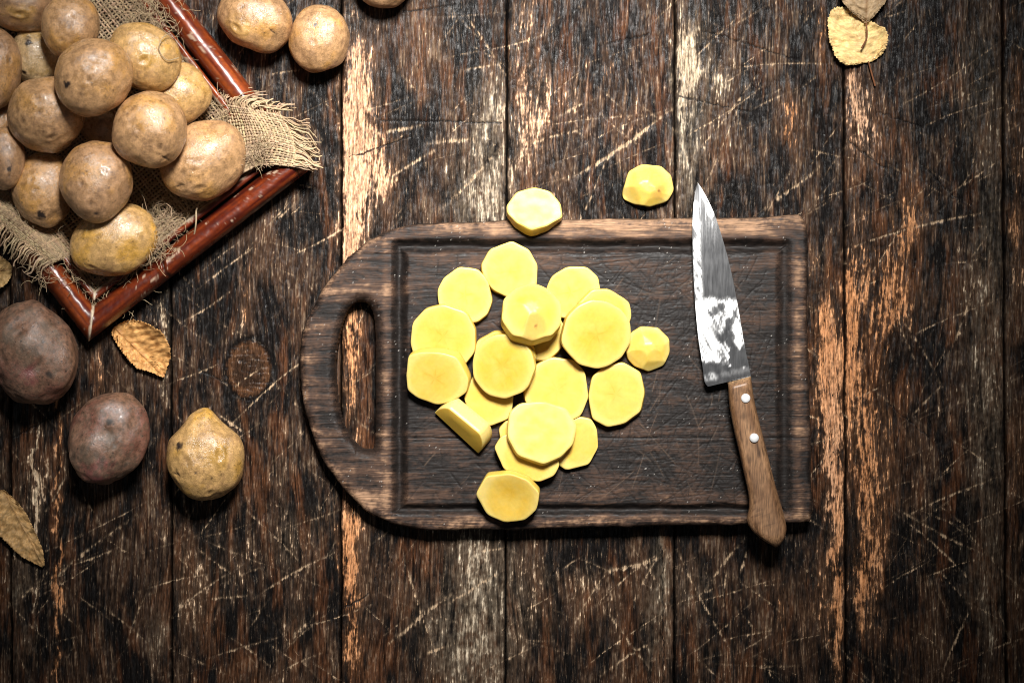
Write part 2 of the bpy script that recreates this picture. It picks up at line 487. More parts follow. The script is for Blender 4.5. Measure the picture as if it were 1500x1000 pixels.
def plank_surface(X, Y, seed, U):
    """albedo, roughness and relief (in px) of the old charred wood at photograph px X, Y; U = 0..1 across the plank"""
    warp = 16 * fbm(X / 260, Y / 420, 2, seed) + 3 * perlin(X / 40, Y / 90, seed + 5)
    knot = np.zeros_like(X); kd = np.full(X.shape, 9.0)
    for kx, ky, rx, ry, amp in KNOTS:
        dx, dy = (X - kx) / rx, (Y - ky) / ry
        r2 = dx * dx + dy * dy
        warp += amp * np.tanh(dx * 1.4) * np.exp(-(dx * 0.55) ** 2 - (dy * 0.5) ** 2) * -0.9
        kd = np.minimum(kd, np.sqrt(r2))
    gx = X + warp
    inknot = sstep(1.05, 0.92, kd)
    rings = np.where(kd < 1.0, kd * 18 + 5 * perlin(X / 14, Y / 14, seed + 70) + Y / 5.0, gx)
    fine = fbm(rings / 2.3, Y / 55, 2, seed + 1)
    mid = fbm(rings / 8.0, Y / 50, 3, seed + 2)
    comb = np.sin(rings * 2 * np.pi / 5.4 + 2.2 * mid) * sstep(-.25, .35, perlin(gx / 34, Y / 160, seed + 95))
    fine = fine + .20 * comb
    big = fbm(gx / 42, Y / 120, 3, seed + 3)
    chop = fbm(X / 6.5, Y / 11, 3, seed + 4, .65)
    chop2 = perlin(X / 2.6, Y / 5.0, seed + 9)
    # worn places
    blob = np.zeros_like(X); soft = np.zeros_like(X); kw = np.full(X.shape + (len(KN),), 1e-4)
    kw[..., 0] = 0.14
    wx = X + 9 * perlin(X / 30, Y / 36, seed + 11) + 4 * chop
    wy = Y + 22 * perlin(X / 35, Y / 60, seed + 12)
    for bx, by, rx, ry, kind, st in WEAR:
        d = ((wx - bx) / rx) ** 2 + ((wy - by) / ry) ** 2
        e = st * np.exp(-d * 0.75)
        blob += e * (0.62 if kind == 'gray' else 1.0)
        soft += e * (1.25 if kind == 'gray' else .8)
        kw[..., KN.index(kind)] += e
    # scratches: where a blade dragged over, only the raised grain is bared
    scr = np.zeros_like(X)
    xs, ys = X.mean(0), Y[:, 0]
    for x0, y0, x1, y1, w, st in SCR:
        pad = 4 * w + 12
        j0, j1 = np.searchsorted(xs, (min(x0, x1) - pad, max(x0, x1) + pad))
        i0, i1 = np.searchsorted(ys, (min(y0, y1) - pad, max(y0, y1) + pad))
        if j1 - j0 < 1 or i1 - i0 < 1:
            continue
        x = X[i0:i1, j0:j1]; y = Y[i0:i1, j0:j1]
        ex, ey = x1 - x0, y1 - y0
        L = math.hypot(ex, ey)
        t = np.clip(((x - x0) * ex + (y - y0) * ey) / L ** 2, 0, 1)
        q = chop[i0:i1, j0:j1]
        bend = 5 * np.sin(t * 3 + x0) * (L / 150)
        d = np.abs((x - x0) * ey - (y - y0) * ex) / L
        d = np.abs(((x - x0) * ey - (y - y0) * ex) / L + bend + 1.3 * q)
        e = np.hypot((x - x0 - t * ex), (y - y0 - t * ey)) < (7 + w * 3)
        ww = w * (0.55 + 0.6 * np.clip(0.5 + 1.2 * q, 0, 1.3))
        v = st * np.exp(-(d / ww) ** 2) * e * np.clip(0.75 + 1.5 * q + 0.9 * fine[i0:i1, j0:j1], 0, 1.5) * np.sin(np.pi * (0.08 + 0.84 * t))
        scr[i0:i1, j0:j1] = np.maximum(scr[i0:i1, j0:j1], v)
    cr = np.zeros_like(X)
    for (x0, y0), (x1, y1) in CRACKS:
        d = polydist(X + 2.5 * perlin(X / 9, Y / 9, seed + 40), Y + 2.5 * perlin(X / 8, Y / 10, seed + 41), [(x0, y0), (x1, y1)], False)
        cr = np.maximum(cr, np.exp(-(d / 1.0) ** 2))
    # lengthwise drying cracks, thin and broken
    ck = np.abs(perlin(gx / 11, Y / 210, seed + 50))
    cr = np.maximum(cr, sstep(0.035, 0.0, ck) * sstep(0.05, 0.35, perlin(gx / 30, Y / 80, seed + 51)) * 0.9)
    chips = sstep(.30, .75, perlin(gx / 3.6, Y / 13, seed + 60) + .5 * chop) * sstep(-.15, .45, big + .6 * perlin(X / 26, Y / 34, seed + 61))
    v = blob * (0.95 + 0.25 * big) + 0.26 * big + 0.38 * mid + 0.24 * chop + 0.32 * fine + 0.10 * chop2 + 0.36 * chips - 0.60
    w = sstep(0.0, 0.35, v)
    hair = sstep(0.15, 0.6, fine + 0.4 * chop) * sstep(-.5, .4, mid + big) * 0.5
    brown = np.clip(0.26 + 0.95 * big + 0.55 * mid + 0.35 * fine + 0.15 * chop + 0.35 * blob + .5 * fbm(X / 110, Y / 190, 2, seed + 80), 0, 1.3)
    brown = brown * (1 - inknot) + inknot * (.55 + .4 * fine)
    kw /= kw.sum(-1, keepdims=True)
    worn = np.tensordot(kw, np.array([KIND[k] for k in KN]), 1)
    wk = np.clip(0.86 + 0.45 * fine + 0.3 * chop2 + 0.35 * chop + .25 * mid, 0.22, 1.6)
    worn = worn * np.stack([wk ** .85, wk, wk ** 1.12], -1)
    col = mixc(np.broadcast_to(CHAR, X.shape + (3,)), BROWN, np.clip(brown, 0, 1.2))
    rust = sstep(.05, .6, fbm(gx / 30, Y / 150, 3, seed + 90) + .25 * mid + .35 * np.clip(blob, 0, 1))
    col = mixc(col, np.array([.125, .047, .019]) * np.clip(.7 + .9 * fine + .5 * mid, .1, 1.6)[..., None], rust * .48)
    col = mixc(col, worn * 0.5, hair * np.clip(0.8 - inknot, 0, 1) * np.clip(brown, .25, 1))
    v = v - 1.2 * np.clip(cr, 0, 1)
    col = mixc(col, np.array([0.26, 0.18, 0.115]), np.clip(scr * 0.8, 0, .6))
    soft = np.clip((soft - .12) * (.8 + .6 * big + .7 * mid + .4 * chop), 0, 1)
    col = mixc(col, worn * (0.30 + .2 * soft[..., None]), soft * .8)
    col = mixc(col, CHAR * 0.6, np.clip(cr, 0, 1))
    # thin rim of the knots burnt black
    col = mixc(col, np.array([.16, .07, .03]), np.exp(-((kd + .25 * chop + .15 * mid - .80) / .12) ** 2) * .4)
    col = mixc(col, CHAR, sstep(1.5, 1.05, kd) * sstep(.95, 1.05, kd) * .6)
    kr = np.exp(-((kd + .10 * chop - 1.0) / 0.1) ** 2) * 0.9
    col = mixc(col, CHAR * 0.7, kr)
    ridge = np.zeros_like(X)
    for rx_, ry_, a, b, per in RIDGES:
        m = np.exp(-((X - rx_) / a) ** 2 - ((Y - ry_) / b) ** 2)
        ridge += m * np.sin(gx * 2 * np.pi / per + 1.5 * mid)
    col = mixc(col, CHAR, np.clip(-ridge, 0, 1) * 0.55)
    h = 0.9 * mid + 0.65 * fine + 1.0 * big - 0.7 * w + 0.5 * chop2 * (0.4 + w) + 0.7 * chop - 2.2 * cr - 0.8 * scr + 2.6 * ridge - 1.6 * kr + 1.6 * inknot * perlin(X / 18, Y / 3.4, seed + 71)
    rough = np.clip(0.40 + 0.10 * chop + 0.12 * mid + .1 * big - .22 * inknot, 0.18, 0.8)
    v = v - 0.5 * np.clip(-ridge, 0, 1) - 0.5 * kr
    return col, rough, h, worn, v, np.clip(scr, 0, 1)

def seam(y, x0, x1, seed):
    return x0 + (x1 - x0) * y / 1000.0 + 1.6 * perlin(y / 90.0, y * 0 + seed, seed) + 0.7 * perlin(y / 14.0, y * 0 + 3.3, seed + 1)

SEAMS = [(-240, -235), (12, 16), (249, 251), (500, 499), (743, 740), (989, 988), (1236, 1240), (1469, 1475), (1715, 1722)]
table = empty('tabletop')
table['kind'] = 'structure'
for k in range(8):
    inside_lo, inside_hi = max(SEAMS[k][0], -30), min(SEAMS[k + 1][0], 1530)
    far = k in (0, 7)
    step = 1.5
    ys = np.concatenate([np.arange(-170, -14, 12), np.arange(-14, 1014, 1.55), np.arange(1014, 1180, 12)])
    gap = 0.8
    xa = seam(ys, *SEAMS[k], 100 + k) + gap
    xb = seam(ys, *SEAMS[k + 1], 100 + k + 1) - gap
    if k == 0:
        u = np.concatenate([np.linspace(0, 0.88, 14), np.linspace(0.88, 1, 22)[1:]])
    elif k == 7:
        u = np.concatenate([np.linspace(0, 0.14, 24), np.linspace(0.14, 1, 14)[1:]])
    else:
        u = np.linspace(0, 1, int((SEAMS[k + 1][0] - SEAMS[k][0]) / step))
    X = xa[:, None] + (xb - xa)[:, None] * u[None, :]
    Y = np.repeat(ys[:, None], len(u), 1)
    col, rough, h, wornc, bare, scrt = plank_surface(X, Y, 300 + 17 * k, u)
    d = np.minimum(X - xa[:, None], xb[:, None] - X)
    col = mixc(col, CHAR * 0.7, np.exp(-(d / 1.6) ** 2) * 0.8)
    z = h * 0.8 * S * 0.55 - 4.0 * S * np.exp(-d / 1.1) - 0.8 * S * np.exp(-d / 4.0)
    bare = bare - 0.8 * np.exp(-(d / 1.5) ** 2)
    z -= 0.0005
    # side walls
    padx = lambda q: np.concatenate([q[:, :1], q, q[:, -1:]], 1)
    Xf = np.concatenate([X[:, :1], X, X[:, -1:]], 1); Yf = np.concatenate([Y[:, :1], Y, Y[:, -1:]], 1)
    zf = np.concatenate([np.full((len(ys), 1), -0.02), z, np.full((len(ys), 1), -0.02)], 1)
    cf = np.concatenate([col[:, :1], col, col[:, -1:]], 1); rf = np.concatenate([rough[:, :1], rough, rough[:, -1:]], 1)
    cx = (X[:, 0].mean() + X[:, -1].mean()) / 2
    V = np.stack([(Xf - cx) * S, (500 - Yf) * S, zf], -1).reshape(-1, 3)
    o = mk('plank', V, grid_faces(len(ys), len(u) + 2)[:, ::-1], M_plank, table, {'tint': cf.reshape(-1, 3), 'rough': rf.ravel(), 'worn': padx(wornc).reshape(-1, 3),
            'bare': padx(bare).ravel(), 'scratch': padx(scrt).ravel()})
    o.location = ((cx - 750) * S, 0, 0)

def boxmesh(x0, x1, y0, y1, z0, z1):
    V = np.array([(x, y, z) for z in (z0, z1) for y in (y0, y1) for x in (x0, x1)], float)
    F = np.array([(0, 2, 3, 1), (4, 5, 7, 6), (0, 1, 5, 4), (2, 6, 7, 3), (0, 4, 6, 2), (1, 3, 7, 5)])
    return V, F
for yy in (-0.2, 0.2):
    V, F = boxmesh(-0.42, 0.42, yy - 0.19, yy + 0.19, -0.04, -0.0195)
    mk('batten', V, F, M_under, table, smooth=False)

# ------------------------------------------------------------------ cutting board
BT = 0.016
_bo = [(600, 329), (660, 326), (760, 321), (900, 319), (1050, 318), (1150, 314), (1172, 314), (1181, 322), (1184, 345), (1184, 480), (1187, 600), (1191, 735),
       (1191, 756), (1184, 765), (1150, 767), (1050, 769), (900, 772), (760, 776), (660, 777), (610, 776), (570, 766), (530, 744), (490, 702), (463, 655),
       (445, 600), (438, 545), (441, 495), (456, 450), (486, 402), (525, 362), (560, 341)]
board_out = catmull(_bo, 420, True)
nn = np.arange(420)
board_out += np.stack([1.6 * perlin(nn / 7.0, nn * 0 + .5, 71) + 1.1 * perlin(nn / 2.3, nn * 0, 72), 1.8 * perlin(nn / 6.0, nn * 0 + 4.5, 73) + .8 * perlin(nn / 2.0, nn * 0, 74)], 1)
_ho = [(527, 442), (540, 448), (547, 470), (549, 520), (549, 600), (547, 650), (540, 659), (525, 654), (508, 634), (496, 600), (491, 555), (493, 510), (502, 470), (512, 450)]
hole_out = catmull(_ho, 160, True)

step = 1.35
bx = np.arange(428, 1202, step); by = np.arange(304, 790, step)
X, Y = np.meshgrid(bx, by)
dO = polydist(X, Y, board_out); inO = inpoly(X, Y, board_out)
dH = polydist(X, Y, hole_out); inH = inpoly(X, Y, hole_out)
dO = np.where(inO, dO, -dO); dH = np.where(inH, -dH, dH)
dm = np.minimum(dO, dH)

def board_surface(X, Y, dO, dH):
    wob = 2.2 * perlin(X / 60, Y / 30, 200)
    wy = Y + 7 * fbm(X / 170, Y / 90, 2, 201) + wob
    fine = fbm(X / 60, wy / 2.1, 2, 202)
    mid = fbm(X / 80, wy / 8, 3, 203)
    big = fbm(X / 160, wy / 40, 3, 204)
    chop = fbm(X / 9, Y / 6, 3, 205, .65)
    # juice groove: rectangular ring
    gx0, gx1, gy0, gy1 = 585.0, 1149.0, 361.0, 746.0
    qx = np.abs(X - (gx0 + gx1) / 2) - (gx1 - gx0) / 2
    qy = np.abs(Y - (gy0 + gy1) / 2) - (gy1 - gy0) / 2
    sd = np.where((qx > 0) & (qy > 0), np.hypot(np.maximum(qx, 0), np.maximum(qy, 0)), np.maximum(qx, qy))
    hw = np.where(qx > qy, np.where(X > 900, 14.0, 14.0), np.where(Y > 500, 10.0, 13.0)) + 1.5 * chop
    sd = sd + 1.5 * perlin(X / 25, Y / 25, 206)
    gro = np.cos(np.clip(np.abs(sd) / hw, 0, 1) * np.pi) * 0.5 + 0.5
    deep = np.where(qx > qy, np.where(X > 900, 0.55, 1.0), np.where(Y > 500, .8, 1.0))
    # board: burnt, then rubbed back; the rubbed places are the rim, the handle and the streaks of the hard grain
    rim = np.exp(-np.clip(dO, 0, 99) / 11.0)
    top_rim = sstep(348, 330, Y + 4 * chop) * sstep(560, 640, X)
    handle = sstep(590, 540, X) * (0.55 + 0.35 * np.sin(Y / 55.0 + 1.0))
    worn = 0.30 * handle + 0.34 * rim * np.clip(.75 + 1.1 * chop + .9 * perlin(X / 30, Y / 30, 215), 0, 1.5) * np.where(X > 1150, .6, 1.0) + 0.50 * top_rim + 0.30 * np.exp(-((sd - hw - 5) / 7) ** 2) + 0.10
    worn += 0.22 * np.exp(-((X - 556) / 14) ** 2) * sstep(430, 470, Y) * sstep(720, 660, Y)
    worn += 0.25 * np.exp(-((Y - 385) / 10) ** 2) * sstep(590, 640, X) + 0.22 * np.exp(-((Y - 632) / 7) ** 2) + 0.25 * np.exp(-((Y - 727) / 9) ** 2) + 0.12 * np.exp(-((X - 1175) / 9) ** 2)
    fld = sstep(596, 612, X) * sstep(1140, 1125, X) * sstep(372, 384, Y) * sstep(738, 726, Y)
    v = worn + .0 + (0.40 * big + 0.26 * mid + 0.20 * fine) * (1 - .4 * fld) + 0.20 * chop + .22 * fbm(X / 45, Y / 30, 3, 216)
    t = np.clip(v, 0, 1.2)
    dark = np.array([0.010, 0.0075, 0.0065]); brown = np.array([0.062, 0.034, 0.022]); pale = np.array([0.33, 0.195, 0.115])
    col = mixc(np.broadcast_to(dark, X.shape + (3,)), brown, sstep(0.0, 0.5, t))
    col = mixc(col, pale, sstep(0.42, 1.0, t))
    burn_and_shade = np.clip(gro * 1.15, 0, 1) * (0.72 + 0.3 * mid)
    burn_and_shade = np.maximum(burn_and_shade, 0.85 * np.exp(-((dH - 3) / 10) ** 2) * np.clip(0.75 + 0.6 * chop + 0.25 * big, 0, 1) * sstep(480, 520, X))  # shade on the right bevel of the hole, painted into the colour
    col = mixc(col, dark * 0.9, np.clip(burn_and_shade, 0, 1))
    ar = np.exp(-np.clip(dO - 1.5 * chop, 0, 99) / (3.0 + 2.5 * perlin(X / 18, Y / 18, 262)).clip(1.2))
    col = mixc(col, dark, np.clip(ar * 1.1, 0, 1))
    # knife cuts
    cuts = np.zeros_like(X); pal = np.zeros_like(X)
    rc = np.random.default_rng(5)
    for i in range(900):
        if i < 560:
            x, y = rc.normal(1005, 75), rc.uniform(385, 735)
        else:
            x, y = rc.uniform(600, 1120), rc.uniform(385, 735)
        a = rc.choice([rc.normal(55, 14), rc.normal(-50, 16), rc.normal(10, 12), rc.normal(85, 8)], p=[.35, .3, .15, .2]) * math.pi / 180
        L = rc.gamma(2.2, 14) + 8
        ex, ey = math.cos(a) * L, -math.sin(a) * L
        x -= ex / 2; y -= ey / 2
        if min(x, x + ex) < 596 or max(x, x + ex) > 1150 or min(y, y + ey) < 372 or max(y, y + ey) > 742:
            continue
        j0, j1 = np.searchsorted(bx, (min(x, x + ex) - 3, max(x, x + ex) + 3)); i0, i1 = np.searchsorted(by, (min(y, y + ey) - 3, max(y, y + ey) + 3))
        if i1 <= i0 or j1 <= j0:
            continue
        xx, yy = X[i0:i1, j0:j1], Y[i0:i1, j0:j1]
        d = polydist(xx, yy, [(x, y), (x + ex * .5 + rc.normal(0, .6), y + ey * .5 + rc.normal(0, .6)), (x + ex, y + ey)], False)
        e = np.exp(-(d / rc.uniform(.55, 1.0)) ** 2) * rc.uniform(.35, 1)
        tgt = cuts if rc.random() < .94 else pal
        tgt[i0:i1, j0:j1] = np.maximum(tgt[i0:i1, j0:j1], e)
    for (x0, y0, x1, y1) in [(830, 395, 1010, 366), (930, 395, 1100, 372), (600, 640, 700, 642), (660, 400, 690, 445), (845, 380, 990, 372)]:
        d = polydist(X, Y + 2 * perlin(X / 20, Y / 20, 230), [(x0, y0), (x1, y1)], False)
        cuts = np.maximum(cuts, np.exp(-(d / 0.9) ** 2) * .9)
    col = mixc(col, dark * 0.7, cuts * 0.75)
    col = mixc(col, (0.16, 0.105, 0.07), pal * 0.4)
    # joints between the glued staves and a split near the top right
    jn = np.zeros_like(X)
    for yj in (372.0, 641.0):
        jn = np.maximum(jn, np.exp(-((Y - yj) / 1.1) ** 2) * np.clip(.8 + .8 * perlin(X / 40, Y * 0 + yj, 240), .1, 1))
    col = mixc(col, dark * 0.7, jn * 0.9)
    # specks of dried starch
    sp = sstep(0.74, 0.86, fbm(X / 3.2, Y / 3.2, 2, 250)) * sstep(0.05, 0.4, perlin(X / 30, Y / 40, 251))
    col = mixc(col, (0.45, 0.42, 0.38), sp * 0.7)
    h = 0.45 * mid + 0.35 * fine + 0.3 * big + 0.25 * chop - 1.0 * cuts - 1.3 * jn
    z = BT + h * S * 0.6 - gro * deep * 0.0042
    # broken and rounded arris
    r = 8.0 + 3.0 * sstep(620, 480, X) + 4.0 * perlin(X / 24, Y / 24, 260) + 1.5 * chop
    dd = np.clip(dO, 0, None)
    z -= S * 1.1 * np.where(dd < r, r - np.sqrt(np.clip(r * r - (r - dd) ** 2, 0, None)), 0)
    rh = np.where(X > 520, 17.0, 13.0) + 2.5 * chop
    dd = np.clip(dH, 0, None)
    z -= S * 1.1 * np.where(dd < rh, rh - np.sqrt(np.clip(rh * rh - (rh - dd) ** 2, 0, None)), 0)
    rough = np.clip(0.52 + 0.16 * chop + 0.2 * t + 0.06 * gro, 0.34, 0.9)
    return col, rough, z

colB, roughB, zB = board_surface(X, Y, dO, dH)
# pull the outermost vertices on to the outline so that the edge runs clean
board = empty('cutting_board', ((815 - 750) * S, (500 - 548) * S, 0))
tag(board, 'dark scorched wooden cutting board with rounded handle end, grip slot and juice groove', 'cutting board')
fB = (CAM_H - BT) / CAM_H
ny, nx = X.shape
rows = [0, np.searchsorted(by, 372.0), np.searchsorted(by, 641.0), ny - 1]
keepv = dm > -0.1
Vall = np.stack([(X - 750) * S * fB, (500 - Y) * S * fB, zB], -1)
for k in range(3):
    ra, rb = rows[k], rows[k + 1]
    sub = slice(ra, rb + 1)
    kv = keepv[sub]
    n_r = rb - ra + 1
    q = kv[:-1, :-1] & kv[1:, :-1] & kv[:-1, 1:] & kv[1:, 1:]
    F = grid_faces(n_r, nx)[:, ::-1].reshape(n_r - 1, nx - 1, 4)[q]
    e = np.concatenate([F[:, [0, 1]], F[:, [1, 2]], F[:, [2, 3]], F[:, [3, 0]]])
    key_ = np.sort(e, 1); key1 = key_[:, 0].astype(np.int64) * 10000000 + key_[:, 1]
    un, idx, cn = np.unique(key1, return_index=True, return_counts=True)
    be = e[idx[cn == 1]]
    r_ = be // nx
    on_seam = ((r_[:, 0] == 0) & (r_[:, 1] == 0) & (k > 0)) | ((r_[:, 0] == n_r - 1) & (r_[:, 1] == n_r - 1) & (k < 2))
    be = be[~on_seam]
    V = Vall[sub].reshape(-1, 3).copy()
    used, inv = np.unique(F, return_inverse=True)
    remap = np.full(len(V), -1); remap[used] = np.arange(len(used))
    F = inv.reshape(F.shape)
    bv = np.unique(be)
    V2 = V[used]
    lo = V[bv].copy(); lo[:, 2] = 0.0012
    mp2 = np.full(len(V), -1); mp2[bv] = np.arange(len(bv)) + len(used)
    Wl = np.stack([remap[be[:, 1]], remap[be[:, 0]], mp2[be[:, 0]], mp2[be[:, 1]]], 1)
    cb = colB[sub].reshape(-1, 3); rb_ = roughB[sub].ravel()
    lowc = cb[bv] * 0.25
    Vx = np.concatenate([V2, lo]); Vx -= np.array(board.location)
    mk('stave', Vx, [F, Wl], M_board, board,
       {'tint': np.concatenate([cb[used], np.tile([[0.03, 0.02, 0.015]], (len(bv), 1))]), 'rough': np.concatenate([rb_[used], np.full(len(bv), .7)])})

# ------------------------------------------------------------------ potato slices
FLESH = np.array([0.64, 0.462, 0.098]); FLESH_D = np.array([0.60, 0.365, 0.038]); FLESH_P = np.array([0.70, 0.545, 0.18])
HX = np.arange(560, 1012, 2.0); HY = np.arange(226, 792, 2.0)
GX, GY = np.meshgrid(HX, HY)
Hs = np.full(GX.shape, BT + 0.0006)
Hs[~inpoly(GX, GY, board_out)] = 0.0008

def slice_mesh(poly, th, bev, seed, dome=0.0, dish=0.0, star=1.0, skin=None, hue=0.0):
    """poly: outline in px about its centre; a peeled, cut round of potato with facetted rim"""
    n, nr = 96, 14
    o = resample(poly, n, True)
    # ease the corners a little
    for _ in range(3):
        o = 0.25 * np.roll(o, 1, 0) + 0.5 * o + 0.25 * np.roll(o, -1, 0)
    o = o + 0.35 * np.stack([perlin(np.arange(n) / 5., np.full(n, seed * 1.7), seed), perlin(np.arange(n) / 5., np.full(n, seed * 2.3), seed + 1)], 1)
    rad = np.linspace(0, 1, nr) ** 0.8
    V, C, R = [], [], []
    rmean = np.linalg.norm(o, axis=1).mean()
    def topz(p):
        r = np.linalg.norm(p, axis=1) / rmean
        z = np.full(len(p), th)
        if dome:
            rr = np.random.default_rng(seed)
            z = np.full(len(p), dome)
            for k in range(9):
                a = k * 2 * np.pi / 9 + rr.uniform(-.3, .3)
                s = p[:, 0] * math.cos(a) + p[:, 1] * math.sin(a)
                z = np.minimum(z, dome * rr.uniform(1.0, 1.12) - np.clip(s - rmean * rr.uniform(.08, .3), 0, None) * S * rr.uniform(.38, .62))
            for k in range(5):
                a = k * 2 * np.pi / 5 + rr.uniform(-.3, .3)
                s = p[:, 0] * math.cos(a) + p[:, 1] * math.sin(a)
                z = np.minimum(z, dome * 1.5 - np.clip(s, 0, None) * S * rr.uniform(.75, .95))
            z = np.maximum(z, 0.0022)
        z = z - dish * np.exp(-(r * 1.5) ** 2) + 0.00012 * fbm(p[:, 0] / 22, p[:, 1] / 22, 2, seed + 9)
        return z
    def colr(p):
        r = np.linalg.norm(p, axis=1) / rmean
        a = np.arctan2(p[:, 1], p[:, 0])
        c = np.tile(FLESH, (len(p), 1))
        c = mixc(c, FLESH_P, sstep(.72, 1.0, r) * .7)
        cl = fbm(p[:, 0] / 20, p[:, 1] / 20, 3, seed)
        c = mixc(c, FLESH_D, np.clip(.16 + .65 * cl + hue, 0, .95) * sstep(1.05, .5, r))
        arm = np.abs(np.sin(a * 2.5 + seed + 0.7 * np.sin(a + seed) + .5 * r + .5 * cl))
        st = np.exp(-(arm / (.20 + .25 * r)) ** 2) * sstep(.60, .08, r) * .42 + .40 * np.exp(-(r / .2) ** 2)
        c = mixc(c, (0.50, 0.31, 0.03), np.clip(star * st * (1.0 + .9 * cl), 0, .85))
        rg = np.exp(-((r - .80 - .04 * np.sin(a * 3 + seed)) / .035) ** 2) * np.clip(.4 + 1.2 * cl, 0, 1)
        c = mixc(c, (0.50, 0.33, 0.04), rg * .30 * (star > 0))
        drag = perlin(p[:, 0] * math.cos(seed) / 3 + p[:, 1] * math.sin(seed) / 3, (p[:, 1] * math.cos(seed) - p[:, 0] * math.sin(seed)) / 60, seed + 31)
        c = c * (1 + .045 * drag + .06 * cl)[:, None]
        if skin is not None:
            d = np.hypot(p[:, 0] - skin[0], p[:, 1] - skin[1])
            k = sstep(skin[2], skin[2] * .45, d + 5 * cl)
            c = mixc(c, (0.50, 0.30, 0.07), k * .8)
            c = mixc(c, (0.16, 0.07, 0.02), sstep(3.2, 1.2, np.hypot(p[:, 0] - skin[0] - 2, p[:, 1] - skin[1] + 1)) * .8)
        return c
    for q in rad:
        p = o * q
        V.append(np.column_stack([p * S * (1, -1), topz(p)])); C.append(colr(p * 0.999))
    # facetted side: the rim flares out towards bev (px), then to the underside
    sd = np.array(bev, float)
    out = np.clip((o @ sd) / (np.linalg.norm(sd) * np.linalg.norm(o, axis=1) + 1e-9), 0, 1) if np.linalg.norm(sd) > 0 else np.zeros(n)
    zt = V[-1][:, 2].copy()
    nrm = o / np.linalg.norm(o, axis=1)[:, None]
    for q in (0.06, .35, .7, .94, 1.0):
        fl = out * np.linalg.norm(sd) * q + np.sin(q * np.pi) * 0.5 - (1.2 if q == 1.0 else 0) + (0.25 if q < 1 else 0)
        p = o + nrm * fl[:, None]
        V.append(np.column_stack([p * S * (1, -1), zt * (1 - q)])); C.append(np.tile(FLESH * (0.97, .93, .8), (n, 1)))
    for q in (.6, .15):
        p = o * q
        V.append(np.column_stack([p * S * (1, -1), np.zeros(n)])); C.append(np.tile(FLESH, (n, 1)))
    nrow = len(V)
    return np.concatenate(V), grid_faces(nrow, n, True)[:, ::-1][:, ::-1], np.concatenate(C)

def reg(cx, cy, rx, ry, n, rot, seed, irr=.05):
    r = np.random.default_rng(seed)
    a = np.arange(n) * 2 * np.pi / n + rot + r.uniform(-.14, .14, n)
    q = 1 + r.uniform(-irr, irr, n)
    return [(cx + rx * math.cos(t) * k, cy + ry * math.sin(t) * k) for t, k in zip(a, q)]

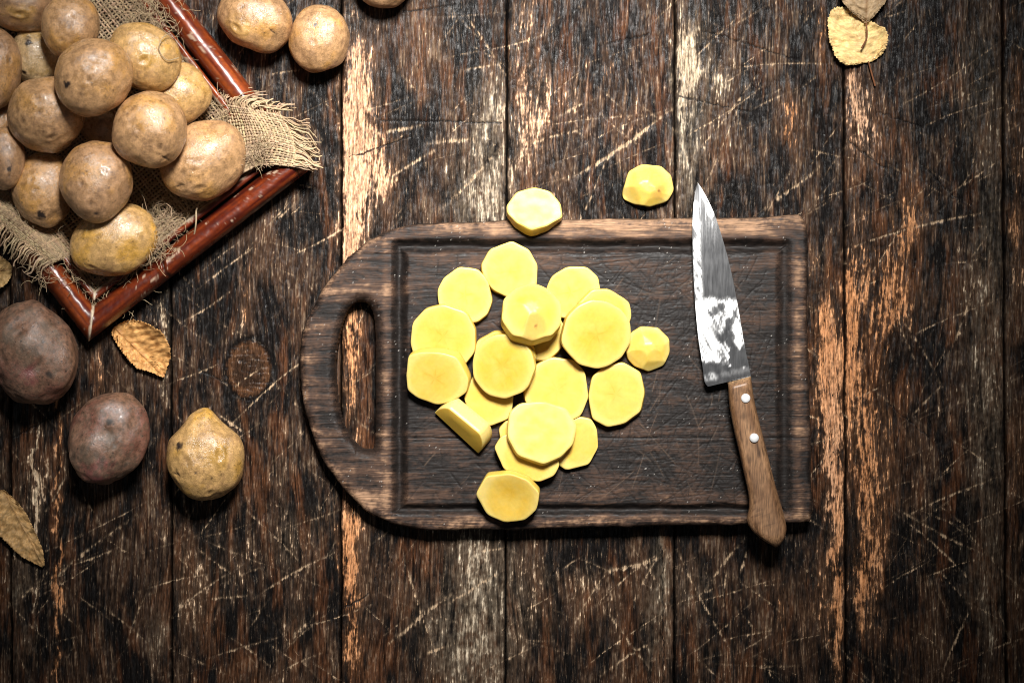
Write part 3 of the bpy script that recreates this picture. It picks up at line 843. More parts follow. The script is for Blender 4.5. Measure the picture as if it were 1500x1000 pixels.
# outline, thickness mm, bevel direction px, keyword extras, label; lowest first
SL = [
    ([(705, 388), (718, 365), (750, 353), (775, 366), (787, 388), (786, 418), (766, 435), (744, 435), (722, 424), (709, 405)], 6, (-2, 1), {'star': .6},
     'pale potato slice lying alone at the top of the pile on the board'),
    ([(641, 425), (650, 407), (672, 391), (700, 394), (714, 410), (721, 440), (714, 460), (698, 472), (665, 470), (643, 447)], 6, (1, 1), {},
     'potato slice at the upper left of the pile, tucked under the one below it'),
    ([(798, 430), (808, 405), (830, 391), (860, 391), (876, 406), (880, 430), (862, 455), (832, 466), (815, 463), (801, 446)], 6, (0, 0), {},
     'potato slice with a faint star core, upper right, partly under a round slice'),
    (reg(883, 462, 42, 41, 9, .1, 3), 6, (0, 0), {'star': .3}, 'potato slice showing only a narrow crescent behind the large round slice'),
    (reg(786, 487, 42, 42, 9, .5, 4), 6, (0, 3), {'star': .2}, 'potato slice underneath the domed end piece, only its lower right edge showing'),
    (reg(742, 514, 45, 30, 9, .2, 5), 6, (-1, -1), {'star': 0}, 'potato slice peeping out above the round slice in the centre of the pile'),
    ([(680, 583), (688, 560), (700, 540), (730, 545), (752, 575), (750, 597), (745, 613), (716, 624), (698, 612), (685, 598)], 5, (0, 0), {'star': .1},
     'thin plain potato slice below the centre slice, beside the piece standing on edge'),
    ([(735, 650), (731, 628), (742, 616), (770, 618), (790, 640), (780, 668), (755, 675)], 5, (-1, 0), {'star': 0}, 'small potato slice almost hidden, its left edge showing under the lower slices'),
    ([(850, 610), (866, 614), (874, 628), (876, 655), (862, 680), (830, 688), (818, 680), (810, 650), (825, 622)], 5, (0, 0), {'star': .1},
     'thin potato slice at the lower right of the pile, half under two slices'),
    (reg(816, 572, 48, 51, 10, .2, 6, .03), 6, (-2, 0), {'star': .5}, 'broad pale potato slice right of centre with pale radiating veins'),
    ([(602, 500), (606, 470), (625, 450), (650, 444), (684, 455), (697, 480), (696, 512), (681, 532), (650, 542), (610, 528)], 7, (1, 1), {'hue': .12},
     'large potato slice at the left with a clear star core, overlapped from below'),
    ([(597, 545), (601, 516), (620, 511), (650, 512), (672, 519), (688, 550), (684, 570), (662, 584), (640, 588), (612, 578), (598, 567)], 8, (3, -3), {'hue': .1},
     'thick potato slice at the far left of the pile, lowest of the left row'),
    ([(862, 580), (868, 551), (887, 536), (912, 530), (938, 545), (944, 575), (938, 602), (914, 620), (890, 625), (868, 613)], 7, (3, 2), {},
     'potato slice at the right of the pile below the small pale end piece'),
    ([(724, 655), (735, 638), (770, 630), (805, 650), (820, 680), (812, 696), (790, 705), (762, 700), (738, 686)], 6, (0, 1), {'star': .1},
     'potato slice under the front slice, its lower left edge showing above the last slice'),
    (reg(872, 487, 52, 50, 13, .2, 7, .025), 7, (0, 0), {'hue': .3, 'star': 1.1}, 'largest round deep yellow potato slice at the upper right of the pile'),
    ([(742, 640), (746, 605), (760, 593), (795, 590), (829, 600), (844, 624), (838, 652), (820, 670), (795, 681), (757, 668)], 6, (0, 2), {'star': .35, 'hue': .1},
     'large many sided potato slice with a small nick on top of three others'),
    (reg(740, 534, 46, 48, 14, .1, 8, .025), 7, (0, 0), {'hue': .42, 'star': 1.2}, 'round deep yellow potato slice on top at the centre with a brownish star core'),
    (reg(778, 466, 45, 43, 10, .3, 9, .04), 9, (0, 0), {'dome': .017, 'star': 0, 'skin': (2, 26, 24), 'hue': .05}, 'domed potato end piece with a brownish eye, standing up in the pile'),
    ([(918, 515), (925, 488), (940, 478), (965, 480), (981, 496), (982, 516), (973, 535), (951, 544), (931, 536), (921, 526)], 9, (0, 0), {'dome': .010, 'star': 0},
     'small pale facetted potato end piece right of the pile'),
    ([(699, 720), (715, 692), (750, 688), (776, 697), (792, 715), (788, 740), (770, 757), (740, 761), (715, 750)], 8, (0, 0), {'dish': .0022, 'hue': .35, 'star': .6},
     'potato slice with a hollowed face at the bottom edge of the board groove'),
    ([(742, 303), (757, 283), (783, 276), (806, 282), (821, 300), (824, 320), (800, 333), (778, 339), (757, 328), (743, 314)], 8, (-1, 7), {'star': .4},
     'potato slice lying across the upper rim of the cutting board'),
    ([(913, 280), (922, 250), (940, 240), (970, 242), (984, 256), (988, 278), (978, 294), (952, 302), (930, 298), (914, 290)], 9, (0, 0), {'dome': .011, 'star': 0, 'skin': (14, 8, 16)},
     'potato end piece lying on the bare planks above the board'),
]
GS = 'potato slices scattered on the cutting board'
slopes = np.linspace(-.42, .42, 29)
SB, SCc = np.meshgrid(slopes, slopes)
SB = SB.ravel(); SCc = SCc.ravel()
for k, (poly, th, bev, ex, label) in enumerate(SL):
    poly = np.array(poly, float)
    c = poly.mean(0)
    t = th / 1000.0
    ins = inpoly(GX, GY, [tuple(c + (p - c) * .97) for p in poly])
    dx = (GX[ins] - c[0]) * S; dy = -(GY[ins] - c[1]) * S; hh = Hs[ins]
    if k == 20:
        b_, c_, a_ = 0.0, -0.10, BT + 0.0012
    else:
        sel = np.arange(len(hh))[::max(1, len(hh) // 500)]
        A = (hh[sel][None, :] - SB[:, None] * dx[sel][None, :] - SCc[:, None] * dy[sel][None, :]).max(1)
        i = np.argmin(A + 0.0012 * np.hypot(SB, SCc))
        a_, b_, c_ = A[i] - 0.0008, SB[i], SCc[i]
    V, F, C = slice_mesh(poly - c, t, bev, 40 + k, **ex)
    nv = Vector((-b_, -c_, 1)).normalized()
    rot = Vector((0, 0, 1)).rotation_difference(nv).to_matrix().to_4x4()
    zt = a_ + t
    f = (CAM_H - zt) / CAM_H
    V[:, :2] *= f * np.array([math.sqrt(1 + b_ * b_), math.sqrt(1 + c_ * c_)])
    x, y, _ = W(c[0], c[1], zt)
    o = mk('potato_slice' if 'dome' not in ex else 'potato_end_piece', V, F, M_slice, None, {'tint': C})
    o.matrix_world = Matrix.Translation((x, y, a_)) @ rot
    tag(o, label, 'potato slice', GS)
    top = a_ + b_ * dx + c_ * dy + (t if 'dome' not in ex else ex['dome'] * 0.8)
    Hs[ins] = np.maximum(hh, top)

# the half slice standing on its cut edge
def wedge():
    n = 40
    a = np.linspace(0, math.pi, n)
    L, Hh, T = 43 * S, 46 * S, 25 * S
    prof = np.column_stack([np.cos(a) * L, np.sin(a) ** .8 * Hh])
    prof[:, 1] = np.minimum(prof[:, 1], Hh * (.80 + .0 * a) + .12 * prof[:, 0])
    rows, cols = [], []
    for q, sh in ((-.5, .0), (-.5, .5), (-.5, .96), (-.47, 1.0), (-.2, 1.0), (.2, 1.0), (.47, 1.0), (.5, .96), (.5, .5), (.5, 0)):
        p = np.column_stack([prof[:, 0] * sh, prof[:, 1] * sh])
        rows.append(np.column_stack([p[:, 0], np.full(n, q * T), p[:, 1]]))
        cols.append(np.tile(FLESH_P if abs(q) < .48 else np.array([.66, .42, .06]), (n, 1)))  # cut faces deeper orange: their shade is painted into the tint
    return np.concatenate(rows), grid_faces(len(rows), n), np.concatenate(cols)
V, F, C = wedge()
o = mk('potato_slice', V, F, M_slice, None, {'tint': C})
o.matrix_world = Matrix.Translation(W(676, 626, BT + .0008)) @ Matrix.Rotation(math.radians(-43), 4, 'Z') @ Matrix.Rotation(math.radians(-36), 4, 'X')
tag(o, 'thick potato piece standing on its edge at the lower left of the pile', 'potato slice', GS)

# ------------------------------------------------------------------ knife
def knife():
    root = empty('kitchen_knife', W(1085, 560, BT))
    tag(root, 'kitchen knife with starch smeared steel blade and riveted brown wooden handle on the board', 'knife')
    org = np.array(root.location)
    zc = BT + 0.0085
    n, m = 150, 34
    left = resample(catmull([(1022, 267), (1017, 290), (1014.5, 330), (1015, 380), (1018, 440), (1023, 495), (1029, 535), (1032, 558), (1037, 566)], 200), n)
    right = resample(catmull([(1022, 267), (1034, 287), (1047, 315), (1060, 355), (1072, 402), (1083, 460), (1092, 512), (1097, 535), (1100, 551)], 200), n)
    u = np.linspace(0, 1, m)
    P = left[:, None] * (1 - u)[None, :, None] + right[:, None] * u[None, :, None]
    X, Y = P[..., 0], P[..., 1]
    tt = np.linspace(0, 1, n)[:, None]
    zmid = zc - 0.0045 * (1 - tt) * (tt < 2) + 0 * X
    thick = (0.0004 + 0.0018 * np.clip(u / .55, 0, 1)[None, :]) * (0.35 + .65 * tt)
    # starch film left by the cut potatoes, plus a painted reflection towards the tip
    f1 = fbm(X / 16 + 3, Y / 22, 3, 400); f2 = fbm((X + Y * .35) / 7, Y / 40, 3, 402); f3 = fbm(X / 40, Y / 50, 2, 403)
    fr = fbm((X - Y) / 10, (X + Y) / 30, 2, 404)
    band = sstep(425, 450, Y + 10 * f1) * sstep(538, 522, Y + 16 * f1 - (X - 1060) * .35)
    st = fbm((X * .55 + Y) / 42, (X - Y * .55) / 3.2, 2, 411)
    def stroke(pts, w, e, soft=.35):
        d = polydist(X + 2.2 * f1, Y + 3.0 * f1, pts, False)
        return e * sstep(w * (1 + soft), w * (1 - soft), d + 1.6 * st)
    s = np.zeros_like(X)
    low = np.where(X < 1068, 531.0, 508.0) + 5 * f1
    s = sstep(430, 444, Y + 7 * f1) * sstep(low + 5, low - 5, Y + 6 * f2) * np.clip(.70 + .75 * st + .35 * f3, .25, 1)
    for (pts, w, e, so) in (([(1042, 459), (1050, 453), (1060, 449)], 4.0, .85, .5), ([(1046, 470), (1045, 482), (1049, 494)], 4.5, .6, .8), ([(1068, 470), (1064, 484), (1057, 496)], 4.5, .95, .4),
                            ([(1068, 492), (1070, 503)], 6.0, .95, .3), ([(1082, 447), (1076, 466), (1071, 480)], 2.6, .7, .6), ([(1058, 462), (1053, 482)], 2.6, .55, .8),
                            ([(1086, 468), (1090, 490)], 3.0, .5, .8), ([(1094, 470), (1098, 500)], 5.0, .6, .7)):
        s = s * (1 - stroke(pts, w * 1.15, e, min(1, so * 1.8)))
    for q in (stroke([(1029, 268), (1042, 312)], 7, .7, .5), stroke([(1018, 300), (1021, 360), (1024, 436)], 6, .8, .7), stroke([(1035, 552), (1046, 552)], 6, .5, .5),
              stroke([(1060, 548), (1096, 541)], 5, .25, .9), stroke([(1069, 535), (1070, 535)], 1.6, .9), stroke([(1090, 538), (1091, 539)], 1.8, .6)):
        s = np.maximum(s, q * np.clip(.78 + .8 * st + .5 * f1, .2, 1))
    s = np.maximum(s, .62 * sstep(380, 275, Y + 30 * f2) * sstep(-.5, .6, fbm(X / 2.6, Y / 60, 2, 413)))  # bright reflection of the tip, painted in as white film
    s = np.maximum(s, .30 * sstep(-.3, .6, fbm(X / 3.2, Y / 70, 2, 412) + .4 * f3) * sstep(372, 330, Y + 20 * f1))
    s = np.maximum(s, .06 + .05 * f1)
    s = np.clip(s, 0, 1)
    T = np.concatenate([np.stack([X, Y, zmid + thick / 2], -1).reshape(-1, 3), np.stack([X, Y, zmid - thick / 2], -1).reshape(-1, 3)])
    Fa = grid_faces(n, m)[:, ::-1]; Fb = grid_faces(n, m, off=n * m)
    idx = np.arange(n * m).reshape(n, m)
    per = np.concatenate([idx[:, 0], idx[-1, 1:], idx[::-1, -1][1:], idx[0, ::-1][1:]])
    Fe = np.stack([per[:-1], per[1:], per[1:] + n * m, per[:-1] + n * m], 1)
    V = np.array([W(*p) for p in T]) - org
    ed = len(V) + np.arange(2 * len(per))
    Fe = np.stack([ed[:len(per) - 1], ed[1:len(per)], ed[len(per) + 1:], ed[len(per):-1]], 1)
    V = np.concatenate([V, V[per], V[per + n * m]])
    mk('blade', V, [Fa, Fb, Fe], M_blade, root, {'starch': np.concatenate([s.ravel(), s.ravel(), np.zeros(2 * len(per))])})  # 'starch' holds the film and the painted tip reflection
    # handle
    hl = resample(catmull([(1066, 560), (1068, 590), (1073, 620), (1081, 655), (1089, 690), (1096, 722), (1097, 742), (1094, 762), (1103, 778), (1120, 792), (1136, 801)], 300), 120)
    hr = resample(catmull([(1100, 551), (1105, 585), (1113, 620), (1122, 655), (1132, 695), (1141, 728), (1148, 752), (1152, 772), (1150, 786), (1144, 796), (1137, 801)], 300), 120)
    k = 40
    a = np.linspace(0, 2 * np.pi, k, endpoint=False)
    rows, cols = [], []
    hh = 0.0085
    for i in range(120):
        t = i / 119.0
        c = (hl[i] + hr[i]) / 2; d = (hr[i] - hl[i]) / 2
        ca, sa = np.cos(a), np.sin(a)
        e = 0.42
        cx_ = np.sign(ca) * np.abs(ca) ** e; sx = np.sign(sa) * np.abs(sa) ** (e * 1.25)
        ramp = min(1, .62 + i / 11.0) * (1 - .75 * max(0, (t - .9) / .1) ** 2)
        z = BT + .0006 + hh + sx * hh * ramp * (1 - .10 * math.sin(t * 3.1)) * (1 - .12 * ca ** 2)
        p = c[None, :] + cx_[:, None] * d[None, :]
        rows.append(np.column_stack([p, z]))
    P = np.concatenate(rows)
    g1 = fbm((P[:, 0] - .26 * P[:, 1]) / 2.2, P[:, 1] / 40, 3, 420); g2 = fbm((P[:, 0] - .26 * P[:, 1]) / 8, P[:, 1] / 70, 2, 421)
    c = mixc(np.tile(np.array([.135, .066, .030]), (len(P), 1)), (.27, .150, .076), np.clip(.4 + .6 * g1 + .5 * g2, 0, 1))
    c = mixc(c, (.05, .026, .014), sstep(.2, .6, -g1 + .2 * g2) * .7)
    c = mixc(c, (.36, .23, .11), sstep(567, 556, P[:, 1] + .25 * (P[:, 0] - 1066)) * .7)
    V = np.array([W(*p) for p in P]) - org
    Fh = grid_faces(120, k, True)
    caps = [np.array([list(range(k))[::-1]]), np.array([list(range(119 * k, 120 * k))])]
    mk('handle', V, [Fh] + caps, M_handle, root, {'tint': c})
    for (rx, ry) in ((1092, 583), (1104.5, 641)):
        zz = BT + .0006 + 2 * hh * .985 - .0008
        ring = []
        for q, dz in ((1.0, -.001), (1.0, .0012), (.9, .0016), (.5, .0018), (.05, .00185)):
            for b in np.arange(24) * 2 * np.pi / 24:
                ring.append((math.cos(b) * q * 6.6 * S, math.sin(b) * q * 6.6 * S, dz))
        r = mk('rivet', np.array(ring), [grid_faces(5, 24, True), np.array([list(range(96, 120))])], M_rivet, root)
        r.location = np.array(W(rx, ry, zz)) - org
knife()

# ------------------------------------------------------------------ tray
BC = np.array([130.0, 500.0]); vdir = np.array([-.613, -.790]); udir = np.array([.790, -.613])
LU, LV = 416.0, 600.0
RH = 0.024
tray = empty('wooden_tray', (0, 0, 0))
cxy = BC + udir * LU / 2 + vdir * LV / 2
tray.location = W(cxy[0], cxy[1], 0)
tray.location.z = 0
tag(tray, 'red varnished bamboo framed tray with worn edges holding potatoes', 'tray')
corners = [BC, BC + udir * LU, BC + udir * LU + vdir * LV, BC + vdir * LV]
torg = np.array(tray.location)
def rail(k):
    a, b = corners[k], corners[(k + 1) % 4]
    L = np.linalg.norm(b - a); d = (b - a) / L
    n = np.array([d[1], -d[0]])
    if np.dot(cxy - a, n) < 0:
        n = -n
    # outer half-round bar
    th = np.linspace(math.pi, -.25, 22)
    prof = [(0.5, .0005), (0, .004)] + [(19 + 19 * math.cos(t), .008 + (RH - .008) * math.sin(t) ** .75 if math.sin(t) > 0 else .008 + .01 * math.sin(t)) for t in th] + [(38, .001)]
    prof = np.array(prof)
    prof[2:-1, 1] = np.minimum(prof[2:-1, 1], .0215 + .0025 * np.clip((prof[2:-1, 1] - .0215) / .0025, 0, 1) ** .8)
    nl = 240
    def sweep(prof, seed, kind):
        P, Sx = [], []
        for i in range(nl):
            q = i / (nl - 1)
            lo, hi = prof[:, 0], L - prof[:, 0]
            s = lo + (hi - lo) * q
            xy = a[None, :] + d[None, :] * s[:, None] + n[None, :] * prof[:, 0][:, None]
            P.append(np.column_stack([xy, prof[:, 1]])); Sx.append(s)
        P = np.concatenate(P); s = np.concatenate(Sx)
        off = np.tile(prof[:, 0], nl)
        e = np.minimum(s - off, L - off - s)           # distance from the mitre
        g = fbm(s / 120, off / 5, 3, seed); g2 = fbm(s / 14, off / 9, 3, seed + 2); g3 = fbm(s / 40, off / 1.4, 2, seed + 3)
        c = mixc(np.tile(np.array([.10, .0125, .0058]), (len(P), 1)), (.38, .080, .015), np.clip(.35 + .8 * g, 0, 1))
        c = mixc(c, (.06, .012, .008), np.clip(.25 + .9 * g2 - .3 * g3, 0, 1) * .55)
        if k == 0:
            c = c * np.array([.62, .52, .55])      # shade of this rail, turned from the lamp, painted into its tint
        wear = sstep(.46, .62, g2 * .45 + g3 * .65 + .2 * fbm(s / 3.5, off / 3, 2, seed + 5) + (.0 if kind == 'bar' else .06))
        c = mixc(c, (.55, .40, .27), wear * .7)
        c = mixc(c, (.62, .52, .38), sstep(3.2, 1.4, e + 1.2 * g2))
        rz = np.zeros(len(P))
        if kind == 'bar':
            for sj in ((.37,), (.62,), (.43, .8), (.5,))[k]:
                dj = np.abs(s - sj * L + 3 * np.sin(off / 6))
                c = mixc(c, (.02, .008, .006), np.exp(-(dj / 2.0) ** 2) * .85)
                rz += .0010 * np.exp(-((dj - 5) / 4) ** 2) - .0008 * np.exp(-(dj / 1.6) ** 2)
        else:
            c = mixc(c, (.60, .50, .36), sstep(48.5, 52, off + 1.5 * g2) * (P[:, 2] > .012) * np.clip(.7 + g3, 0, 1))
        rough = np.clip(.33 + .14 * g2 + .4 * wear + .35 * sstep(3.2, 1.4, e), .15, .9)
        P[:, 2] += rz * (P[:, 2] > .009) + .0003 * g2
        P[:, 2] += .0006 * np.exp(-(e / 4) ** 2) * (P[:, 2] > .012)
        V = np.array([W(p[0], p[1], p[2]) for p in P]) - torg
        m = len(prof)
        flip = np.cross(np.append(d, 0), np.append(n, 0))[2] > 0
        F = grid_faces(nl, m)
        return V, (F[:, ::-1] if flip else F), c, rough
    V, F, c, r = sweep(prof, 500 + 9 * k, 'bar')
    ro = mk('rail', V, F, M_rail, tray, {'tint': c, 'rough': r})
    p2 = np.array([(41.5, .001), (41.5, .012), (42, .0165), (43, .018), (46, .0185), (49, .018), (51.5, .017), (53, .0155), (53.6, .013), (53.6, .002)])
    V, F, c, r = sweep(p2, 560 + 9 * k, 'strip')
    mk('inner_strip', V, F, M_rail, ro, {'tint': c, 'rough': r})
for k in range(4):
    rail(k)
def bp(i, j, z):
    p = BC + udir * (LU * (.5 + i * (.5 - 20 / LU))) + vdir * (LV * (.5 + j * (.5 - 20 / LV)))
    return np.array(W(p[0], p[1], z)) - torg
V = np.array([bp(i, j, z) for z in (.0006, .0045) for (i, j) in ((-1, -1), (1, -1), (1, 1), (-1, 1))])
mk('base_panel', V, np.array([(0, 3, 2, 1), (4, 5, 6, 7), (0, 1, 5, 4), (1, 2, 6, 5), (2, 3, 7, 6), (3, 0, 4, 7)]), M_base, tray, smooth=False)

# ------------------------------------------------------------------ burlap
burlap = empty('burlap_cloth', torg + np.array([0, 0, .005]))
tag(burlap, 'coarse beige burlap cloth with frayed fringe lining the tray under the potatoes', 'cloth')
borg = np.array(burlap.location)
def cr_eval(G, s, t):
    """tensor Catmull-Rom over a control grid G (nt, ns, 3)"""
    def basis(u, n):
        u = np.clip(u, 0, 1) * (n - 1); k = np.minimum(u.astype(int), n - 2); f = u - k
        B = np.zeros((len(u), n))
        w = (-.5 * f + f ** 2 - .5 * f ** 3, 1 - 2.5 * f ** 2 + 1.5 * f ** 3, .5 * f + 2 * f ** 2 - 1.5 * f ** 3, -.5 * f ** 2 + .5 * f ** 3)
        ar = np.arange(len(u))
        for o, ww in zip((-1, 0, 1, 2), w):
            j = k + o
            B[ar, np.clip(j, 0, n - 1)] += ww
        return B
    return np.einsum('pi,pj,ijc->pc', basis(t, G.shape[0]), basis(s, G.shape[1]), G)

def jute(n, rng, seed):
    b = np.array([.46, .335, .205]) * rng.uniform(.68, 1.2)
    return np.tile(b * rng.uniform(.95, 1.05, 3), (n, 1))

def weave(G, ns, nt, name, seed, rad=1.75, zoff=0.0, per=3):
    """ns threads run along t, nt threads run along s, over and under each other"""
    rng = np.random.default_rng(seed)
    paths, radii, cols, ends = [], [], [], []
    for dirn in (0, 1):
        nth, ncr = (nt, ns) if dirn == 0 else (ns, nt)
        for i in range(nth):
            m = ncr * per
            u = np.linspace(0, 1, m)
            w = np.full(m, (i + .5) / nth) + (.22 / nth) * perlin(u * 7, np.full(m, i * 1.37), seed + dirn)
            s, t = (u, w) if dirn == 0 else (w, u)
            p = cr_eval(G, s, t)
            ph = np.pi * (u * ncr - .5) + np.pi * i + (np.pi if dirn else 0)
            P = np.array([W(q[0], q[1], q[2]) for q in p])
            P[:, 2] += np.cos(ph) * rad * .62 * S + zoff + .0012 * fbm(p[:, 0] / 25, p[:, 1] / 25, 2, seed + 5)
            paths.append(P)
            radii.append(rad * S * (1 + .25 * perlin(u * 12, np.full(m, i * 3.1), seed + 8)) * rng.uniform(.85, 1.15))
            cols.append(np.repeat(jute(m, rng, 0), 4, 0))
    V, F = tubes(paths, radii, 4)
    o = mk(name, V - borg, F, M_burlap, burlap, {'tint': np.concatenate(cols)})
    o['kind'] = 'stuff'
    return o

def floor_z(px, py):
    return .0085 + .0035 * fbm(px / 70, py / 70, 2, 600)
gi = np.linspace(46, LU - 46, 9); gj = np.linspace(46, 520, 11)
G = np.zeros((11, 9, 3))
for j, b in enumerate(gj):
    for i, a in enumerate(gi):
        p = BC + udir * a + vdir * b
        edge = min(a - 46, LU - 46 - a, b - 46)
        G[j, i] = (p[0], p[1], floor_z(p[0], p[1]) + .005 * math.exp(-edge / 14.0))
weave(G, 62, 92, 'weave', 610)
GR = np.array([[(318, 150, .010), (345, 156, .022), (368, 160, .0275), (412, 170, .0285)],
               [(325, 190, .010), (354, 186, .021), (386, 187, .0285), (428, 198, .0275)],
               [(322, 235, .009), (354, 224, .020), (392, 214, .0285), (432, 222, .0265)],
               [(258, 300, .010), (318, 276, .016), (378, 243, .0255), (428, 244, .0260)]])
weave(GR, 24, 22, 'weave', 620, 1.9)
GL = np.array([[(10, 240, .010), (-8, 268, .021), (-20, 290, .027), (-30, 308, .0265)],
               [(50, 285, .009), (28, 302, .019), (13, 315, .0275), (2, 328, .0265)],
               [(92, 325, .009), (68, 336, .017), (50, 346, .0270), (36, 357, .0265)],
               [(128, 372, .0085), (104, 375, .013), (90, 380, .0225), (75, 386, .0255)]])
weave(GL, 22, 30, 'weave', 630, 1.75)

def fringe(G, n, name, seed, length, edge='s', curl=(0, 0), drop=.007, strands=2):
    rng = np.random.default_rng(seed)
    paths, radii, cols = [], [], []
    for i in range(n):
        for st in range(strands):
            w = (i + .5 + rng.normal(0, .25)) / n
            eps = np.array([1.0, .97])
            if edge == 's':
                p = cr_eval(G, eps, np.array([w, w]))
            elif edge == 't0':
                p = cr_eval(G, np.array([w, w]), 1 - eps)
            else:
                p = cr_eval(G, np.array([w, w]), eps)
            d = p[0, :2] - p[1, :2]; d /= np.linalg.norm(d)
            a0 = rng.normal(0, .15)
            d = np.array([d[0] * math.cos(a0) - d[1] * math.sin(a0), d[0] * math.sin(a0) + d[1] * math.cos(a0)])
            L = length * rng.uniform(.65, 1.2); m = 14
            q = np.linspace(0, 1, m)
            cv = np.array(curl) * rng.uniform(.6, 1.4)
            nrm = np.array([-d[1], d[0]])
            wig = perlin(q * 2.0, np.full(m, (i // 2) * .9 + st * .37), seed) * L * .30
            xy = p[0, :2][None] + d[None] * (q * L)[:, None] + cv[None] * (q ** 2 * L)[:, None] + nrm[None] * (wig * q)[:, None]
            z = p[0, 2] + .0035 * np.sin(q * 2.2) * rng.uniform(.1, 1.3) - drop * q ** 2 * rng.uniform(.6, 1.3)
            P = np.array([W(x, y, zz) for (x, y), zz in zip(xy, z)])
            paths.append(P); radii.append(rng.uniform(.6, 1.2) * S * (1 - .3 * q) * 1.4)
            cols.append(np.repeat(jute(m, rng, 0) * 1.12, 4, 0))
    V, F = tubes(paths, radii, 4)
    o = mk(name, V - borg, F, M_burlap, burlap, {'tint': np.concatenate(cols)})
    o['kind'] = 'stuff'
fringe(GR, 26, 'fringe', 640, 34, 's', (.05, .15), .006, 3)
fringe(GR, 26, 'fringe', 641, 36, 't0', (1.15, .5), .001, 3)
fringe(GL, 30, 'fringe', 642, 26, 's', (.15, .35), .007, 2)

def fibres(spots, name, seed):
    rng = np.random.default_rng(seed)
    paths, radii, cols = [], [], []
    for (x, y, z, spread, n, ln) in spots:
        for i in range(n):
            m = 16
            a = rng.uniform(0, 2 * np.pi); p = np.array([x + rng.normal(0, spread), y + rng.normal(0, spread)])
            pts = []
            da = rng.normal(0, .12)
            for k in range(m):
                pts.append(p.copy())
                a += da + rng.normal(0, .18)
                p = p + np.array([math.cos(a), math.sin(a)]) * ln / m * rng.uniform(.6, 1.3)
            zz = z + rng.normal(0, .002) + .003 * np.sin(np.linspace(0, math.pi, m)) * rng.uniform(0, 1.4)
            paths.append(np.array([W(q[0], q[1], h) for q, h in zip(pts, zz)]))
            radii.append(S * rng.uniform(.22, .5))
            cols.append(np.repeat(jute(m, rng, 0) * .95, 4, 0))
    V, F = tubes(paths, radii, 4)
    o = mk(name, V - borg, F, M_burlap, burlap, {'tint': np.concatenate(cols)})
    o['kind'] = 'stuff'
fibres([(222, 352, .030, 14, 120, 40), (207, 380, .020, 10, 60, 34), (238, 325, .016, 12, 70, 36), (160, 420, .012, 20, 150, 30), (140, 435, .010, 10, 70, 26),
        (190, 398, .014, 10, 60, 30), (222, 20, .020, 20, 130, 44), (200, 8, .016, 16, 60, 40), (376, 218, .031, 10, 90, 26), (252, 80, .026, 6, 26, 34), (330, 165, .016, 12, 50, 34),
        (70, 384, .026, 16, 60, 26), (112, 396, .018, 12, 50, 26), (258, 305, .014, 14, 60, 34), (20, 330, .029, 16, 50, 22)], 'frayed_fibre', 650)
tw = catmull([(318, 262, .020), (298, 288, .022), (288, 306, .0255), (287, 325, .0265), (284, 345, .021), (276, 362, .012), (272, 370, .006)], 50)
tw2 = catmull([(262, 85, .052), (244, 88, .058), (233, 72, .061), (238, 56, .060), (250, 50, .054), (258, 62, .044), (268, 88, .030)], 40)
P1 = np.array([W(*p) for p in tw]); P2 = np.array([W(*p) for p in tw2])
V, F = tubes([P1, P1 + (0.0004, .0003, .0002)], [S * 1.0, S * .6], 5)
mk('loose_thread', V - borg, F, M_burlap, burlap, {'tint': np.tile([[.42, .32, .2]], (len(V), 1))})
V, F = tubes([P2], [S * .6], 5)
mk('loose_thread', V - borg, F, M_burlap, burlap, {'tint': np.tile([[.42, .32, .2]], (len(V), 1))})

# ------------------------------------------------------------------ potatoes
import bmesh
def ico(sub):
    bm = bmesh.new()
    bmesh.ops.create_icosphere(bm, subdivisions=sub, radius=1)
    V = np.array([v.co[:] for v in bm.verts]); F = np.array([[v.index for v in f.verts] for f in bm.faces])
    bm.free()
    return V, F
ICO_V, ICO_F = ico(6)
ICO_V5, ICO_F5 = ico(5)

